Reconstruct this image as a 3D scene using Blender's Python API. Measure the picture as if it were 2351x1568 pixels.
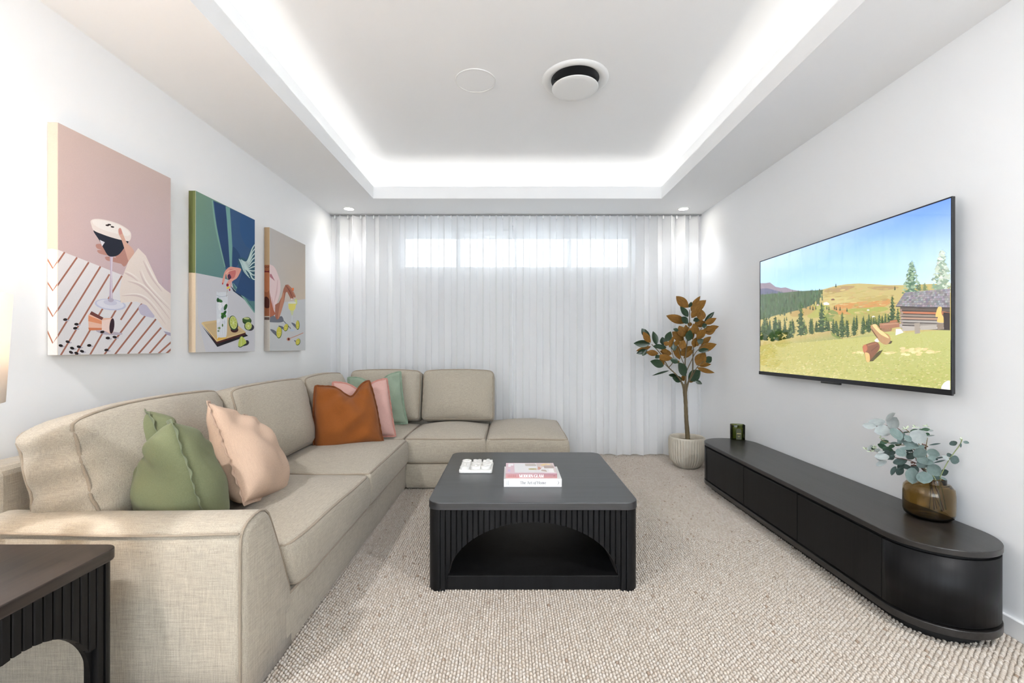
import bpy, bmesh, math, random
import numpy as np
from mathutils import Vector, Matrix, noise

for o in list(bpy.data.objects):
    bpy.data.objects.remove(o, do_unlink=True)
S = bpy.context.scene
C = S.collection
R = random.Random(7)

# ------------------------------------------------------------------ camera
F = 1040.0            # focal length in photo pixels (frame 2351 x 1568)
VX, VY = 1171.0, 795.0  # vanishing point of the room's depth lines
H = 1.08              # eye height
cd = bpy.data.cameras.new('camera')
cam = bpy.data.objects.new('camera', cd)
C.objects.link(cam)
cam.location = (0, 0, H)
cam.rotation_euler = (math.radians(90), 0, 0)
cd.sensor_width = 36
cd.lens = F / 2351 * 36
cd.shift_x = (1175.5 - VX) / 2351
cd.shift_y = (VY - 784.0) / 2351
cd.clip_start = 0.02
S.camera = cam

# ------------------------------------------------------------------ world, exposure
w = bpy.data.worlds.new('overcast_sky')
S.world = w
w.use_nodes = True
bg = w.node_tree.nodes['Background']
bg.inputs[0].default_value = (0.82, 0.91, 1.0, 1)
bg.inputs[1].default_value = 1.95
S.view_settings.view_transform = 'Standard'
S.view_settings.look = 'None'
S.view_settings.gamma = 1
S.view_settings.use_curve_mapping = False
S.view_settings.exposure = 2.10
S.cycles.max_bounces = 7
S.cycles.diffuse_bounces = 5
S.cycles.transparent_max_bounces = 10
S.cycles.transmission_bounces = 8
S.cycles.glossy_bounces = 2
S.cycles.adaptive_threshold = 0.05
S.cycles.use_light_tree = False
S.cycles.caustics_reflective = False
S.cycles.caustics_refractive = False
S.cycles.sample_clamp_indirect = 6

# room measures (metres, camera at x=0 y=0)
XL, XR, YB, YR, ZC = -1.755, 1.870, 4.55, -3.6, 2.37
ZU = 2.66             # raised ceiling of the tray
LED = 2.4             # cove strip
DOWN = 58.0           # downlight watts
LAMP = 3.2

# daylight portals at the high window and the added rear doors
def portal(loc, rot, sx, sy):
    l = bpy.data.lights.new('window_daylight', 'AREA')
    l.shape = 'RECTANGLE'; l.size = sx; l.size_y = sy
    l.cycles.is_portal = True
    o = bpy.data.objects.new('window_daylight', l)
    C.objects.link(o); o.location = loc; o.rotation_euler = rot
portal((0.06, YB + 0.16, 2.07), (math.radians(-90), 0, 0), 2.36, 0.45)

portal((0.057, YR - 0.14, 1.13), (math.radians(90), 0, 0), 3.3, 2.24)

# ------------------------------------------------------------------ materials
def lin(c):
    out = []
    for v in c[:3]:
        v /= 255.0
        out.append(v / 12.92 if v <= 0.04045 else ((v + 0.055) / 1.055) ** 2.4)
    return tuple(out)

def mat(name, col=(0.8, 0.8, 0.8), rough=0.6, spec=0.5, **kw):
    m = bpy.data.materials.new(name); m.use_nodes = True
    b = m.node_tree.nodes['Principled BSDF']
    b.inputs['Base Color'].default_value = (*col[:3], 1)
    b.inputs['Roughness'].default_value = rough
    b.inputs['Specular IOR Level'].default_value = spec
    for k, v in kw.items():
        b.inputs[k].default_value = v
    return m

class NT:
    def __init__(self, m):
        self.t = m.node_tree; self.n = self.t.nodes; self.b = self.n['Principled BSDF']
    def add(self, typ, **kw):
        x = self.n.new(typ)
        for k, v in kw.items():
            if k in x.inputs: x.inputs[k].default_value = v
            else: setattr(x, k, v)
        return x
    def link(self, a, b): self.t.links.new(a, b)
    def noise(self, scale=(1, 1, 1), s=1.0, detail=3.0, coord='Object'):
        tc = self.add('ShaderNodeTexCoord')
        mp = self.add('ShaderNodeMapping'); mp.inputs['Scale'].default_value = scale
        self.link(tc.outputs[coord], mp.inputs['Vector'])
        n = self.add('ShaderNodeTexNoise'); n.inputs['Scale'].default_value = s; n.inputs['Detail'].default_value = detail
        self.link(mp.outputs[0], n.inputs['Vector'])
        return n.outputs['Fac']
    def ramp(self, fac, stops):
        r = self.add('ShaderNodeValToRGB')
        e = r.color_ramp.elements
        while len(e) < len(stops): e.new(0.5)
        for x, (p, c) in zip(e, stops):
            x.position = p; x.color = (*c[:3], 1)
        self.link(fac, r.inputs['Fac'])
        return r.outputs['Color']
    def math(self, op, a, b=None):
        x = self.add('ShaderNodeMath', operation=op)
        for i, v in enumerate((a, b)):
            if v is None: continue
            if isinstance(v, (int, float)): x.inputs[i].default_value = v
            else: self.link(v, x.inputs[i])
        return x.outputs[0]
    def mix(self, mode, fac, a, b):
        x = self.add('ShaderNodeMix', data_type='RGBA', blend_type=mode)
        x.inputs[0].default_value = fac
        for i, v in ((6, a), (7, b)):
            if isinstance(v, tuple): x.inputs[i].default_value = (*v[:3], 1)
            else: self.link(v, x.inputs[i])
        return x.outputs[2]
    def bump(self, h, strength, dist):
        x = self.add('ShaderNodeBump'); x.inputs['Strength'].default_value = strength; x.inputs['Distance'].default_value = dist
        self.link(h, x.inputs['Height']); self.link(x.outputs[0], self.b.inputs['Normal'])

def paint(name, col, rough=0.7):
    return mat(name, col, rough, 0.3)

def fabric(name, col, var=0.10, scale=1.0, rough=0.95, sheen=0.15, bump=0.25):
    m = mat(name, col, rough, 0.15); t = NT(m)
    a = t.noise((700 * scale, 700 * scale, 22 * scale), 1, 1)
    b = t.noise((700 * scale, 22 * scale, 700 * scale), 1, 1)
    c = t.noise((22 * scale, 700 * scale, 700 * scale), 1, 1)
    f = t.math('ADD', t.math('ADD', a, b), c)
    f = t.math('MULTIPLY', f, 0.3333)
    lo = tuple(v * (1 - 2.2 * var) for v in col); hi = tuple(min(1, v * (1 + 2.2 * var)) for v in col)
    colr = t.ramp(f, [(0.34, lo), (0.66, hi)])
    t.link(colr, t.b.inputs['Base Color'])
    t.bump(f, bump, 0.002)
    t.b.inputs['Sheen Weight'].default_value = sheen
    t.b.inputs['Sheen Roughness'].default_value = 0.6
    return m

def wood(name, col, axis='x', rough=0.42, spec=0.5, streak=0.5):
    m = mat(name, col, rough, spec); t = NT(m)
    sc = {'x': (3, 60, 60), 'y': (60, 3, 60), 'z': (60, 60, 3)}[axis]
    f = t.noise(sc, 1.6, 3)
    big = t.noise(tuple(v * 0.25 for v in sc), 1.2, 2)
    g = t.math('MULTIPLY', t.math('ADD', f, big), 0.5)
    dk = tuple(v * (1 - streak) for v in col); lt = tuple(v * (1 + streak * 0.6) for v in col)
    t.link(t.ramp(g, [(0.36, dk), (0.5, col), (0.66, lt)]), t.b.inputs['Base Color'])
    t.bump(f, 0.12, 0.0008)
    return m

def attr_mat(name, rough=0.75, emit=0.0, spec=0.2, grain=0.0, gain=0.99):
    m = mat(name, (0, 0, 0), rough, spec); t = NT(m)
    a = t.add('ShaderNodeAttribute', attribute_name='Col')
    src = a.outputs['Color']
    if grain:
        n = t.noise((1, 1, 1), 420, 3)
        src = t.mix('MULTIPLY', 1.0, src, t.ramp(n, [(0.3, (gain - grain,) * 3), (0.7, (gain + grain,) * 3)]))
    if emit:
        t.link(src, t.b.inputs['Emission Color']); t.b.inputs['Emission Strength'].default_value = emit
    else:
        t.link(src, t.b.inputs['Base Color'])
    return m

M = {}
M['wall'] = paint('wall_paint', (0.915, 0.925, 0.935))
M['ceil'] = paint('ceiling_paint', (0.915, 0.922, 0.93))
M['trim'] = mat('gloss_white_trim', (0.86, 0.86, 0.86), 0.35)
M['white'] = mat('white_plastic', (0.84, 0.84, 0.83), 0.45)
M['sofa'] = fabric('beige_linen', (0.392, 0.347, 0.279), 0.14)
M['pipe'] = fabric('beige_linen_piping', (0.305, 0.252, 0.192), 0.08)
M['black_x'] = wood('black_oak_x', (0.022, 0.0228, 0.0255), 'x', 0.33, 0.9)  # same oak, painted lighter and bluer for daylight sheen on the tabletop
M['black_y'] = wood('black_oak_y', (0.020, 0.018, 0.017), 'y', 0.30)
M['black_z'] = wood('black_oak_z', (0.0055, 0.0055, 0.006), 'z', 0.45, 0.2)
M['brown_y'] = wood('dark_brown_oak', (0.030, 0.021, 0.017), 'y', 0.36)
M['gap'] = mat('shadow_gap_black', (0.006, 0.006, 0.006), 0.8)
M['plastic'] = mat('black_plastic', (0.014, 0.014, 0.015), 0.35)
M['metal'] = mat('dark_metal_bezel', (0.05, 0.05, 0.055), 0.3, 0.5, Metallic=0.8)
M['glow'] = mat('lamp_glow', (0, 0, 0), 0.5, 0)
M['glow'].node_tree.nodes['Principled BSDF'].inputs['Emission Color'].default_value = (1, 0.95, 0.86, 1)
M['glow'].node_tree.nodes['Principled BSDF'].inputs['Emission Strength'].default_value = 14
M['led'] = mat('led_glow', (0, 0, 0), 0.5, 0)
M['led'].node_tree.nodes['Principled BSDF'].inputs['Emission Color'].default_value = (1, 0.975, 0.93, 1)
M['led'].node_tree.nodes['Principled BSDF'].inputs['Emission Strength'].default_value = LED

M['glow'].cycles.emission_sampling = 'NONE'

# ------------------------------------------------------------------ mesh helpers
def link(name, me, m=None, parent=None, smooth=False, loc=None):
    o = bpy.data.objects.new(name, me); C.objects.link(o)
    if m is not None:
        for x in (m if isinstance(m, (list, tuple)) else [m]): me.materials.append(x)
    if smooth:
        me.polygons.foreach_set('use_smooth', [True] * len(me.polygons))
    if parent is not None:
        o.parent = parent
        base = Vector(parent.get('_base', (0, 0, 0)))
        if base.length > 0 and loc is None: me.transform(Matrix.Translation(-base))
    if loc is not None: o.location = loc
    return o

def mesh(name, vs, fs, m=None, parent=None, smooth=False, loc=None):
    me = bpy.data.meshes.new(name)
    me.from_pydata([tuple(map(float, v)) for v in vs], [], fs)
    me.update()
    return link(name, me, m, parent, smooth, loc)

def bm_obj(name, bm, m=None, parent=None, smooth=False, loc=None):
    bmesh.ops.recalc_face_normals(bm, faces=bm.faces)
    me = bpy.data.meshes.new(name); bm.to_mesh(me); bm.free()
    return link(name, me, m, parent, smooth, loc)

def tag(o, label=None, cat=None, group=None, kind=None):
    if label: o['label'] = label
    if cat: o['category'] = cat
    if group: o['group'] = group
    if kind: o['kind'] = kind
    return o

def thing(name, label, cat, base=(0, 0, 0), group=None):
    """An Empty at the thing's foot; its parts are written in world coordinates and moved over."""
    o = bpy.data.objects.new(name, None); C.objects.link(o)
    o.empty_display_size = 0.1
    o.location = base; o['_base'] = list(map(float, base))
    return tag(o, label, cat, group)

def sub(o, parent_part):
    """make o a sub-part of parent_part (both were written against the same base)"""
    o.parent = parent_part
    return o

def box_bm(x0, x1, y0, y1, z0, z1, bev=0.0, seg=2, bm=None):
    own = bm is None
    if own: bm = bmesh.new()
    r = bmesh.ops.create_cube(bm, size=1)
    for v in r['verts']:
        v.co = Vector(((x0 + x1) / 2 + v.co.x * (x1 - x0), (y0 + y1) / 2 + v.co.y * (y1 - y0), (z0 + z1) / 2 + v.co.z * (z1 - z0)))
    if bev > 0:
        es = list({e for v in r['verts'] for e in v.link_edges})
        bmesh.ops.bevel(bm, geom=es, offset=bev, segments=seg, affect='EDGES', profile=0.5)
    return bm

def box(name, x0, x1, y0, y1, z0, z1, m, parent=None, bev=0.0, seg=2, loc=None):
    return bm_obj(name, box_bm(x0, x1, y0, y1, z0, z1, bev, seg), m, parent, False, loc)

def struct(o, label=None):
    o['kind'] = 'structure'
    if label: o['label'] = label
    return o

def extrude_outline(name, pts, z0, z1, m, parent=None, bev=0.0, smooth=True, loc=None, bevseg=2):
    """closed outline (x,y) made into a slab from z0 to z1, rims rounded by bev"""
    n = len(pts)
    p = np.array(pts, float)
    d = np.roll(p, -1, 0) - np.roll(p, 1, 0)
    nr = np.stack([d[:, 1], -d[:, 0]], 1); nr /= np.linalg.norm(nr, axis=1)[:, None] + 1e-9
    area = 0.5 * np.sum(p[:, 0] * np.roll(p[:, 1], -1) - np.roll(p[:, 0], -1) * p[:, 1])
    if area < 0: nr = -nr
    rings = []
    if bev > 0:
        for k in range(bevseg + 1):
            a = math.pi / 2 * k / bevseg
            rings.append((bev * (1 - math.sin(a)), z0 + bev * (1 - math.cos(a))))
        rings += [(0.0, z0 + bev * 1.4), (0.0, z1 - bev * 1.4)]
        for k in range(bevseg + 1):
            a = math.pi / 2 * k / bevseg
            rings.append((bev * (1 - math.cos(a)), z1 - bev * (1 - math.sin(a))))
    else:
        rings = [(0, z0), (0, z1)]
    vs, fs = [], []
    for ins, z in rings:
        q = p - nr * ins
        vs += [(a, b, z) for a, b in q]
    for k in range(len(rings) - 1):
        for i in range(n):
            j = (i + 1) % n
            fs.append((k * n + i, k * n + j, (k + 1) * n + j, (k + 1) * n + i))
    if area < 0: fs = [tuple(reversed(f)) for f in fs]
    bot = tuple(range(n)); top = tuple(range((len(rings) - 1) * n, len(rings) * n))
    if area > 0: fs += [tuple(reversed(bot)), top]
    else: fs += [bot, tuple(reversed(top))]
    o = mesh(name, vs, fs, m, parent, False, loc)
    if smooth:
        for f in o.data.polygons[:-2]: f.use_smooth = True
    return o

def rrect(x0, x1, y0, y1, r, seg=8):
    pts = []
    for cx, cy, a0 in ((x1 - r, y1 - r, 0), (x0 + r, y1 - r, 90), (x0 + r, y0 + r, 180), (x1 - r, y0 + r, 270)):
        for k in range(seg + 1):
            a = math.radians(a0 + 90 * k / seg)
            pts.append((cx + r * math.cos(a), cy + r * math.sin(a)))
    return pts

def lathe_data(prof, seg=48, closed=False, rx=1.0, ry=1.0):
    vs, fs = [], []
    for r, z in prof:
        for k in range(seg):
            a = 2 * math.pi * k / seg
            vs.append((r * rx * math.cos(a), r * ry * math.sin(a), z))
    n = len(prof)
    for i in range(n - (0 if closed else 1)):
        j = (i + 1) % n
        for k in range(seg):
            l = (k + 1) % seg
            fs.append((i * seg + k, i * seg + l, j * seg + l, j * seg + k))
    return vs, fs

def lathe(name, prof, c, m, parent=None, seg=48, closed=False, cap0=False, cap1=False, smooth=True):
    vs, fs = lathe_data(prof, seg, closed)
    n = len(prof)
    if cap0: fs.append(tuple(reversed(range(seg))))
    if cap1: fs.append(tuple(range((n - 1) * seg, n * seg)))
    vs = [(x + c[0], y + c[1], z + c[2]) for x, y, z in vs]
    return mesh(name, vs, fs, m, parent, smooth)

def tube_data(path, rad, seg=6, closed=False):
    P = [Vector(p) for p in path]; n = len(P)
    rr = rad if isinstance(rad, (list, tuple)) else [rad] * n
    vs, fs = [], []
    up = None
    for i in range(n):
        a = P[(i - 1) % n] if (closed or i > 0) else P[i]
        b = P[(i + 1) % n] if (closed or i < n - 1) else P[i]
        t = (b - a).normalized()
        if up is None:
            up = t.orthogonal().normalized()
        up = (up - t * up.dot(t))
        up = up.normalized() if up.length > 1e-6 else t.orthogonal().normalized()
        s = t.cross(up)
        for k in range(seg):
            an = 2 * math.pi * k / seg
            vs.append(P[i] + (up * math.cos(an) + s * math.sin(an)) * rr[i])
    for i in range(n if closed else n - 1):
        j = (i + 1) % n
        for k in range(seg):
            l = (k + 1) % seg
            fs.append((i * seg + k, i * seg + l, j * seg + l, j * seg + k))
    if not closed:
        fs.append(tuple(reversed(range(seg)))); fs.append(tuple(range((n - 1) * seg, n * seg)))
    return vs, fs

def tube(name, path, rad, m, parent=None, seg=6, closed=False):
    vs, fs = tube_data(path, rad, seg, closed)
    return mesh(name, vs, fs, m, parent, True)

def catmull(pts, per=8, closed=False):
    P = [np.array(p, float) for p in pts]; n = len(P); out = []
    for i in range(n if closed else n - 1):
        g = lambda k: P[k % n] if closed else P[min(max(k, 0), n - 1)]
        p0, p1, p2, p3 = g(i - 1), g(i), g(i + 1), g(i + 2)
        for k in range(per):
            t = k / per
            out.append(0.5 * (2 * p1 + (p2 - p0) * t + (2 * p0 - 5 * p1 + 4 * p2 - p3) * t * t + (3 * p1 - p0 - 3 * p2 + p3) * t ** 3))
    if not closed: out.append(P[-1])
    return out

def photo(px, py, y):
    """point seen at photo pixel (px,py) at distance y into the room"""
    return Vector(((px - VX) / F * y, y, H - (py - VY) / F * y))

# ------------------------------------------------------------------ flat print drawn as layered polygons
class Art:
    """polygons traced on a flat picture plane; fn maps a tracing point to (s,t) in metres on the plane"""
    def __init__(self, fn, rect, to3d, step=4e-6):
        self.fn, self.rect, self.to3d, self.step = fn, rect, to3d, step
        self.v, self.f, self.c, self.k = [], [], [], 0
    def _clip(self, pts):
        s0, s1, t0, t1 = self.rect
        for ax, lim, sg in ((0, s0, 1), (0, s1, -1), (1, t0, 1), (1, t1, -1)):
            out = []
            for i in range(len(pts)):
                a, b = pts[i - 1], pts[i]
                da, db = (a[ax] - lim) * sg, (b[ax] - lim) * sg
                if (da >= 0) != (db >= 0):
                    t = da / (da - db); out.append(a + (b - a) * t)
                if db >= 0: out.append(b)
            pts = out
            if len(pts) < 3: return []
        return pts
    def poly(self, pts, col, smooth=False, cols=None):
        if smooth: pts = catmull(pts, 6, True)
        L = [lin(c) for c in cols] if cols else [lin(col)] * len(pts)
        q = [np.array([*self.fn(p[0], p[1]), *l], float) for p, l in zip(pts, L)]
        q = self._clip(q)
        if not q: return
        self.k += 1
        i0 = len(self.v)
        for e in q:
            self.v.append(self.to3d(e[0], e[1], self.k * self.step)); self.c.append((*e[2:5], 1))
        self.f.append(tuple(range(i0, i0 + len(q))))
    def ell(self, cx, cy, rx, ry, col, rot=0, n=20):
        a = math.radians(rot)
        self.poly([(cx + rx * math.cos(t) * math.cos(a) - ry * math.sin(t) * math.sin(a),
                    cy + rx * math.cos(t) * math.sin(a) + ry * math.sin(t) * math.cos(a))
                   for t in (2 * math.pi * k / n for k in range(n))], col)
    def stroke(self, pts, w, col, smooth=False):
        if smooth: pts = catmull(pts, 6)
        P = [np.array(p, float) for p in pts]
        ws = w if isinstance(w, (list, tuple)) else [w] * len(P)
        if len(ws) != len(P): ws = np.interp(np.linspace(0, 1, len(P)), np.linspace(0, 1, len(ws)), ws)
        A, B = [], []
        for i in range(len(P)):
            d = P[min(i + 1, len(P) - 1)] - P[max(i - 1, 0)]
            d = d / (np.linalg.norm(d) + 1e-9); nn = np.array([-d[1], d[0]])
            A.append(P[i] + nn * ws[i] / 2); B.append(P[i] - nn * ws[i] / 2)
        self.poly(A + B[::-1], col)
    def build(self, name, m, parent):
        me = bpy.data.meshes.new(name)
        me.from_pydata(self.v, [], self.f); me.update()
        a = me.color_attributes.new('Col', 'FLOAT_COLOR', 'POINT')
        a.data.foreach_set('color', np.array(self.c, dtype=np.float32).ravel())
        return link(name, me, m, parent)

# ================================================================== THE ROOM
floor = struct(box('floor', XL - 0.15, XR + 0.15, YR - 0.1, YB + 0.2, -0.12, 0.0,
                   fabric('carpet_backing', (0.46, 0.39, 0.315), 0.06, 0.4)), 'beige carpeted floor')

def wall_with_hole(name, y0, y1, hx0, hx1, hz0, hz1):
    bm = bmesh.new()
    a, b, t = XL - 0.15, XR + 0.15, ZU + 0.25
    if hz0 > 0.001: box_bm(a, b, y0, y1, 0, hz0, bm=bm)
    box_bm(a, b, y0, y1, hz1, t, bm=bm)
    box_bm(a, hx0, y0, y1, hz0, hz1, bm=bm)
    box_bm(hx1, b, y0, y1, hz0, hz1, bm=bm)
    return struct(bm_obj(name, bm, M['wall']))
struct(box('wall_left', XL - 0.15, XL, YR, YB, 0, ZU + 0.25, M['wall']), 'white painted wall with three canvases')
struct(box('wall_right', XR, XR + 0.15, YR, YB, 0, ZU + 0.25, M['wall']), 'white painted wall behind the television')
WX0, WX1, WZ0, WZ1 = -1.115, 1.238, 1.85, 2.29
wall_with_hole('wall_back', YB, YB + 0.15, WX0, WX1, WZ0, WZ1)
wall_with_hole('wall_front', YR - 0.12, YR, -1.6, 1.714, 0.0, 2.26)

# tray ceiling: lowered border with a fascia, cove pocket behind it, raised middle
TX0, TX1, TY0, TY1 = -1.194, 1.324, -2.85, 3.955     # fascia opening
UX0, UX1, UY0, UY1 = -1.283, 1.425, -2.95, 4.065     # raised ceiling
FZ = 2.476                                            # fascia top
ceil = struct(box('ceiling', UX0 - 0.1, UX1 + 0.1, UY0 - 0.1, UY1 + 0.1, ZU, ZU + 0.1, M['ceil']), 'white raised tray ceiling')
bm = bmesh.new()
e_ = 0.014
box_bm(XL, TX0 - e_, YR, YB, ZC, ZC + 0.05, bm=bm); box_bm(TX1 + e_, XR, YR, YB, ZC, ZC + 0.05, bm=bm)
box_bm(TX0 - e_, TX1 + e_, TY1 + e_, YB, ZC, ZC + 0.05, bm=bm); box_bm(TX0 - e_, TX1 + e_, YR, TY0 - e_, ZC, ZC + 0.05, bm=bm)
o = struct(bm_obj('ceiling_border', bm, M['ceil'])); o.parent = ceil
for nm, a in (('fascia', (TX0 - 0.014, TX0, TY0 - 0.014, TY1 + 0.014)), ('fascia', (TX1, TX1 + 0.014, TY0 - 0.014, TY1 + 0.014)),
              ('fascia', (TX0, TX1, TY1, TY1 + 0.014)), ('fascia', (TX0, TX1, TY0 - 0.014, TY0))):
    box(nm, *a, ZC, FZ, M['ceil'], ceil)
for a in ((UX0 - 0.05, UX0, UY0 - 0.05, UY1 + 0.05), (UX1, UX1 + 0.05, UY0 - 0.05, UY1 + 0.05),
          (UX0, UX1, UY1, UY1 + 0.05), (UX0, UX1, UY0 - 0.05, UY0)):
    box('cove_side', *a, ZC + 0.05, ZU, M['ceil'], ceil)
zl = ZC + 0.052
for a in ((UX0 + 0.025, UX0 + 0.037, TY0, TY1), (UX1 - 0.037, UX1 - 0.025, TY0, TY1),
          (TX0, TX1, UY1 - 0.037, UY1 - 0.025), (TX0, TX1, UY0 + 0.025, UY0 + 0.037)):
    box('led_strip', *a, zl, zl + 0.006, M['led'], ceil)

# baseboards
def baseboard(nm, x0, x1, y0, y1):
    struct(box(nm, x0, x1, y0, y1, 0, 0.075, M['trim'], None, 0.003, 1))
baseboard('baseboard_right', XR - 0.014, XR, YR, YB)
baseboard('baseboard_left', XL, XL + 0.014, YR, YB)
baseboard('baseboard_back', XL + 0.014, XR - 0.014, YB - 0.014, YB)

# ---- high window behind the sheers
win = tag(thing('window_1', 'long high sliding window behind the sheer curtains', 'window', (0.06, YB, WZ0)), kind='structure')
fm = M['trim']
yw0, yw1 = YB + 0.05, YB + 0.10
for a in ((WX0, WX1, WZ0, WZ0 + 0.035), (WX0, WX1, WZ1 - 0.035, WZ1), (WX0, WX0 + 0.04, WZ0 + 0.035, WZ1 - 0.035), (WX1 - 0.04, WX1, WZ0 + 0.035, WZ1 - 0.035)):
    box('window_frame', a[0], a[1], yw0, yw1, a[2], a[3], fm, win, 0.003, 1)
xs = [WX0 + 0.04, -0.525, 0.055, 0.60, WX1 - 0.04]
for x in xs[1:-1]:
    wd = 0.022 if abs(x - 0.055) > 0.01 else 0.012
    box('mullion', x - wd, x + wd, yw0 - 0.01, yw1, WZ0 + 0.035, WZ1 - 0.035, fm, win, 0.003, 1)
for x in (-0.515, 0.605):
    box('latch', x - 0.012, x + 0.012, yw0 - 0.03, yw0 - 0.01, 2.015, 2.05, M['white'], win, 0.003, 1)
glass = mat('window_glass', (1, 1, 1), 0.0, 0.5)
gt = NT(glass); tr = gt.add('ShaderNodeBsdfTransparent'); gl = gt.add('ShaderNodeBsdfGlossy', Roughness=0.02); mx = gt.add('ShaderNodeMixShader'); mx.inputs[0].default_value = 0.06
gt.link(tr.outputs[0], mx.inputs[1]); gt.link(gl.outputs[0], mx.inputs[2]); gt.link(mx.outputs[0], gt.n['Material Output'].inputs['Surface'])
for i in range(4):
    box('pane', xs[i] + 0.02, xs[i + 1] - 0.02, yw0 + 0.02, yw0 + 0.026, WZ0 + 0.035, WZ1 - 0.035, glass, win)
blind_m = mat('blind_cloth', (0.7, 0.7, 0.7), 0.9); t = NT(blind_m)
d_ = t.add('ShaderNodeBsdfDiffuse'); d_.inputs[0].default_value = (0.75, 0.75, 0.75, 1)
l_ = t.add('ShaderNodeBsdfTranslucent'); l_.inputs[0].default_value = (0.85, 0.85, 0.85, 1)
x_ = t.add('ShaderNodeMixShader'); x_.inputs[0].default_value = 0.55
t.link(d_.outputs[0], x_.inputs[1]); t.link(l_.outputs[0], x_.inputs[2]); t.link(x_.outputs[0], t.n['Material Output'].inputs['Surface'])
box('roller_blind', WX0 + 0.03, WX1 - 0.03, YB + 0.035, YB + 0.038, WZ1 - 0.125, WZ1 - 0.015,
    blind_m, win)
bm = bmesh.new()
for a in ((WX0 - 0.06, WX1 + 0.06, WZ0 - 0.06, WZ0), (WX0 - 0.06, WX1 + 0.06, WZ1, WZ1 + 0.05), (WX0 - 0.06, WX0, WZ0, WZ1), (WX1, WX1 + 0.06, WZ0, WZ1)):
    box_bm(a[0], a[1], YB - 0.018, YB, a[2], a[3], bm=bm)
bm_obj('architrave', bm, M['trim'], win)

# ---- wall and eave added outside the high window to dim the sky
struct(box('sky_dimmer_wall', -5.0, 5.0, YB + 1.55, YB + 1.70, -0.1, 3.6, paint('sky_dimmer_grey', (0.46, 0.46, 0.455))), 'grey wall added outside to dim the window')
struct(box('sky_dimmer_eave', -2.4, 2.5, YB + 0.15, YB + 0.62, 2.50, 2.58, M['trim']), 'white eave added outside above the window to cut sky light')

# ---- unseen glazed doors added behind the camera to let in daylight
dr = tag(thing('added_rear_glazing', 'unseen glazed doors added facing the curtains to let in daylight', 'door', (0.05, YR, 0)), kind='structure')
for a in ((-1.6, 1.714, 2.21, 2.26), (-1.6, 1.714, 0, 0.05), (-1.6, -1.55, 0.05, 2.21), (1.664, 1.714, 0.05, 2.21), (0.02, 0.08, 0.05, 2.21)):
    box('door_frame', a[0], a[1], YR - 0.09, YR - 0.04, a[2], a[3], M['trim'], dr)
for a in ((-1.55, 0.02), (0.08, 1.664)):
    box('pane', a[0], a[1], YR - 0.068, YR - 0.062, 0.05, 2.21, glass, dr)

# ---- carpet pile: rows of wool loops (uncountable)
def carpet():
    px, py = 0.0114, 0.0172
    pos = []
    rs = np.random.RandomState(3)
    for i, x in enumerate(np.arange(-0.98, XR - 0.012, px)):
        y = np.arange(1.30, 4.50, py) + (py / 2 if i % 2 else 0) + rs.uniform(-0.002, 0.002)
        pos.append(np.stack([np.full_like(y, x), y], 1))
    p = np.concatenate(pos)
    p += rs.uniform(-0.0014, 0.0014, p.shape)
    X, Y = p[:, 0], p[:, 1]
    keep = ~((X < -0.80) & (Y < 3.5)) & ~((X < 0.42) & (Y > 3.43))
    keep &= ~((X > 1.52) & (Y > 1.80) & (Y < 3.4))
    keep &= ~((X > -0.33) & (X < 0.53) & (Y > 2.06) & (Y < 2.9))
    keep &= ~(((X - 1.585) ** 2 + (Y - 4.05) ** 2) < 0.10 ** 2)
    p = p[keep]; n = len(p)
    ang = rs.uniform(-0.35, 0.35, n) + 1.57
    a = rs.uniform(0.0084, 0.0100, n); b = rs.uniform(0.0052, 0.0061, n); h = rs.uniform(0.0065, 0.0095, n)
    seg = 6
    t = np.arange(seg) * 2 * np.pi / seg
    ca, sa = np.cos(ang)[:, None], np.sin(ang)[:, None]
    V = np.zeros((n, seg * 2 + 1, 3), np.float32)
    for k, (rr, zz) in enumerate(((1.0, 0.0), (0.82, 0.72))):
        ex, ey = (a[:, None] * rr) * np.cos(t)[None], (b[:, None] * rr) * np.sin(t)[None]
        V[:, k * seg:(k + 1) * seg, 0] = p[:, 0:1] + ex * ca - ey * sa
        V[:, k * seg:(k + 1) * seg, 1] = p[:, 1:2] + ex * sa + ey * ca
        V[:, k * seg:(k + 1) * seg, 2] = (h * zz)[:, None]
    V[:, -1, 0:2] = p; V[:, -1, 2] = h
    tri = []
    for k in range(seg):
        l = (k + 1) % seg
        tri += [(k, l, seg + l), (k, seg + l, seg + k), (seg + k, seg + l, 2 * seg)]
    T = (np.array(tri)[None] + (np.arange(n) * (2 * seg + 1))[:, None, None]).reshape(-1, 3)
    me = bpy.data.meshes.new('carpet_pile')
    me.vertices.add(V.shape[0] * V.shape[1]); me.vertices.foreach_set('co', V.ravel())
    nt = len(T)
    me.loops.add(nt * 3); me.loops.foreach_set('vertex_index', T.ravel().astype(np.int32))
    me.polygons.add(nt); me.polygons.foreach_set('loop_start', np.arange(0, nt * 3, 3, dtype=np.int32))
    me.polygons.foreach_set('use_smooth', np.ones(nt, dtype=bool))
    me.update(calc_edges=True)
    m = mat('wool_loops', (0.62, 0.54, 0.44), 0.95, 0.1); t2 = NT(m)
    g = t2.add('ShaderNodeNewGeometry')
    t2.link(t2.ramp(g.outputs['Random Per Island'], [(0.0, (0.33, 0.25, 0.19)), (0.015, (0.50, 0.435, 0.37)), (0.5, (0.54, 0.48, 0.415)), (1.0, (0.58, 0.53, 0.475))]), t2.b.inputs['Base Color'])
    o = link('carpet_pile', me, m)
    tag(o, 'beige looped wool carpet covering the floor', 'carpet', kind='stuff')
carpet()

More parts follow.
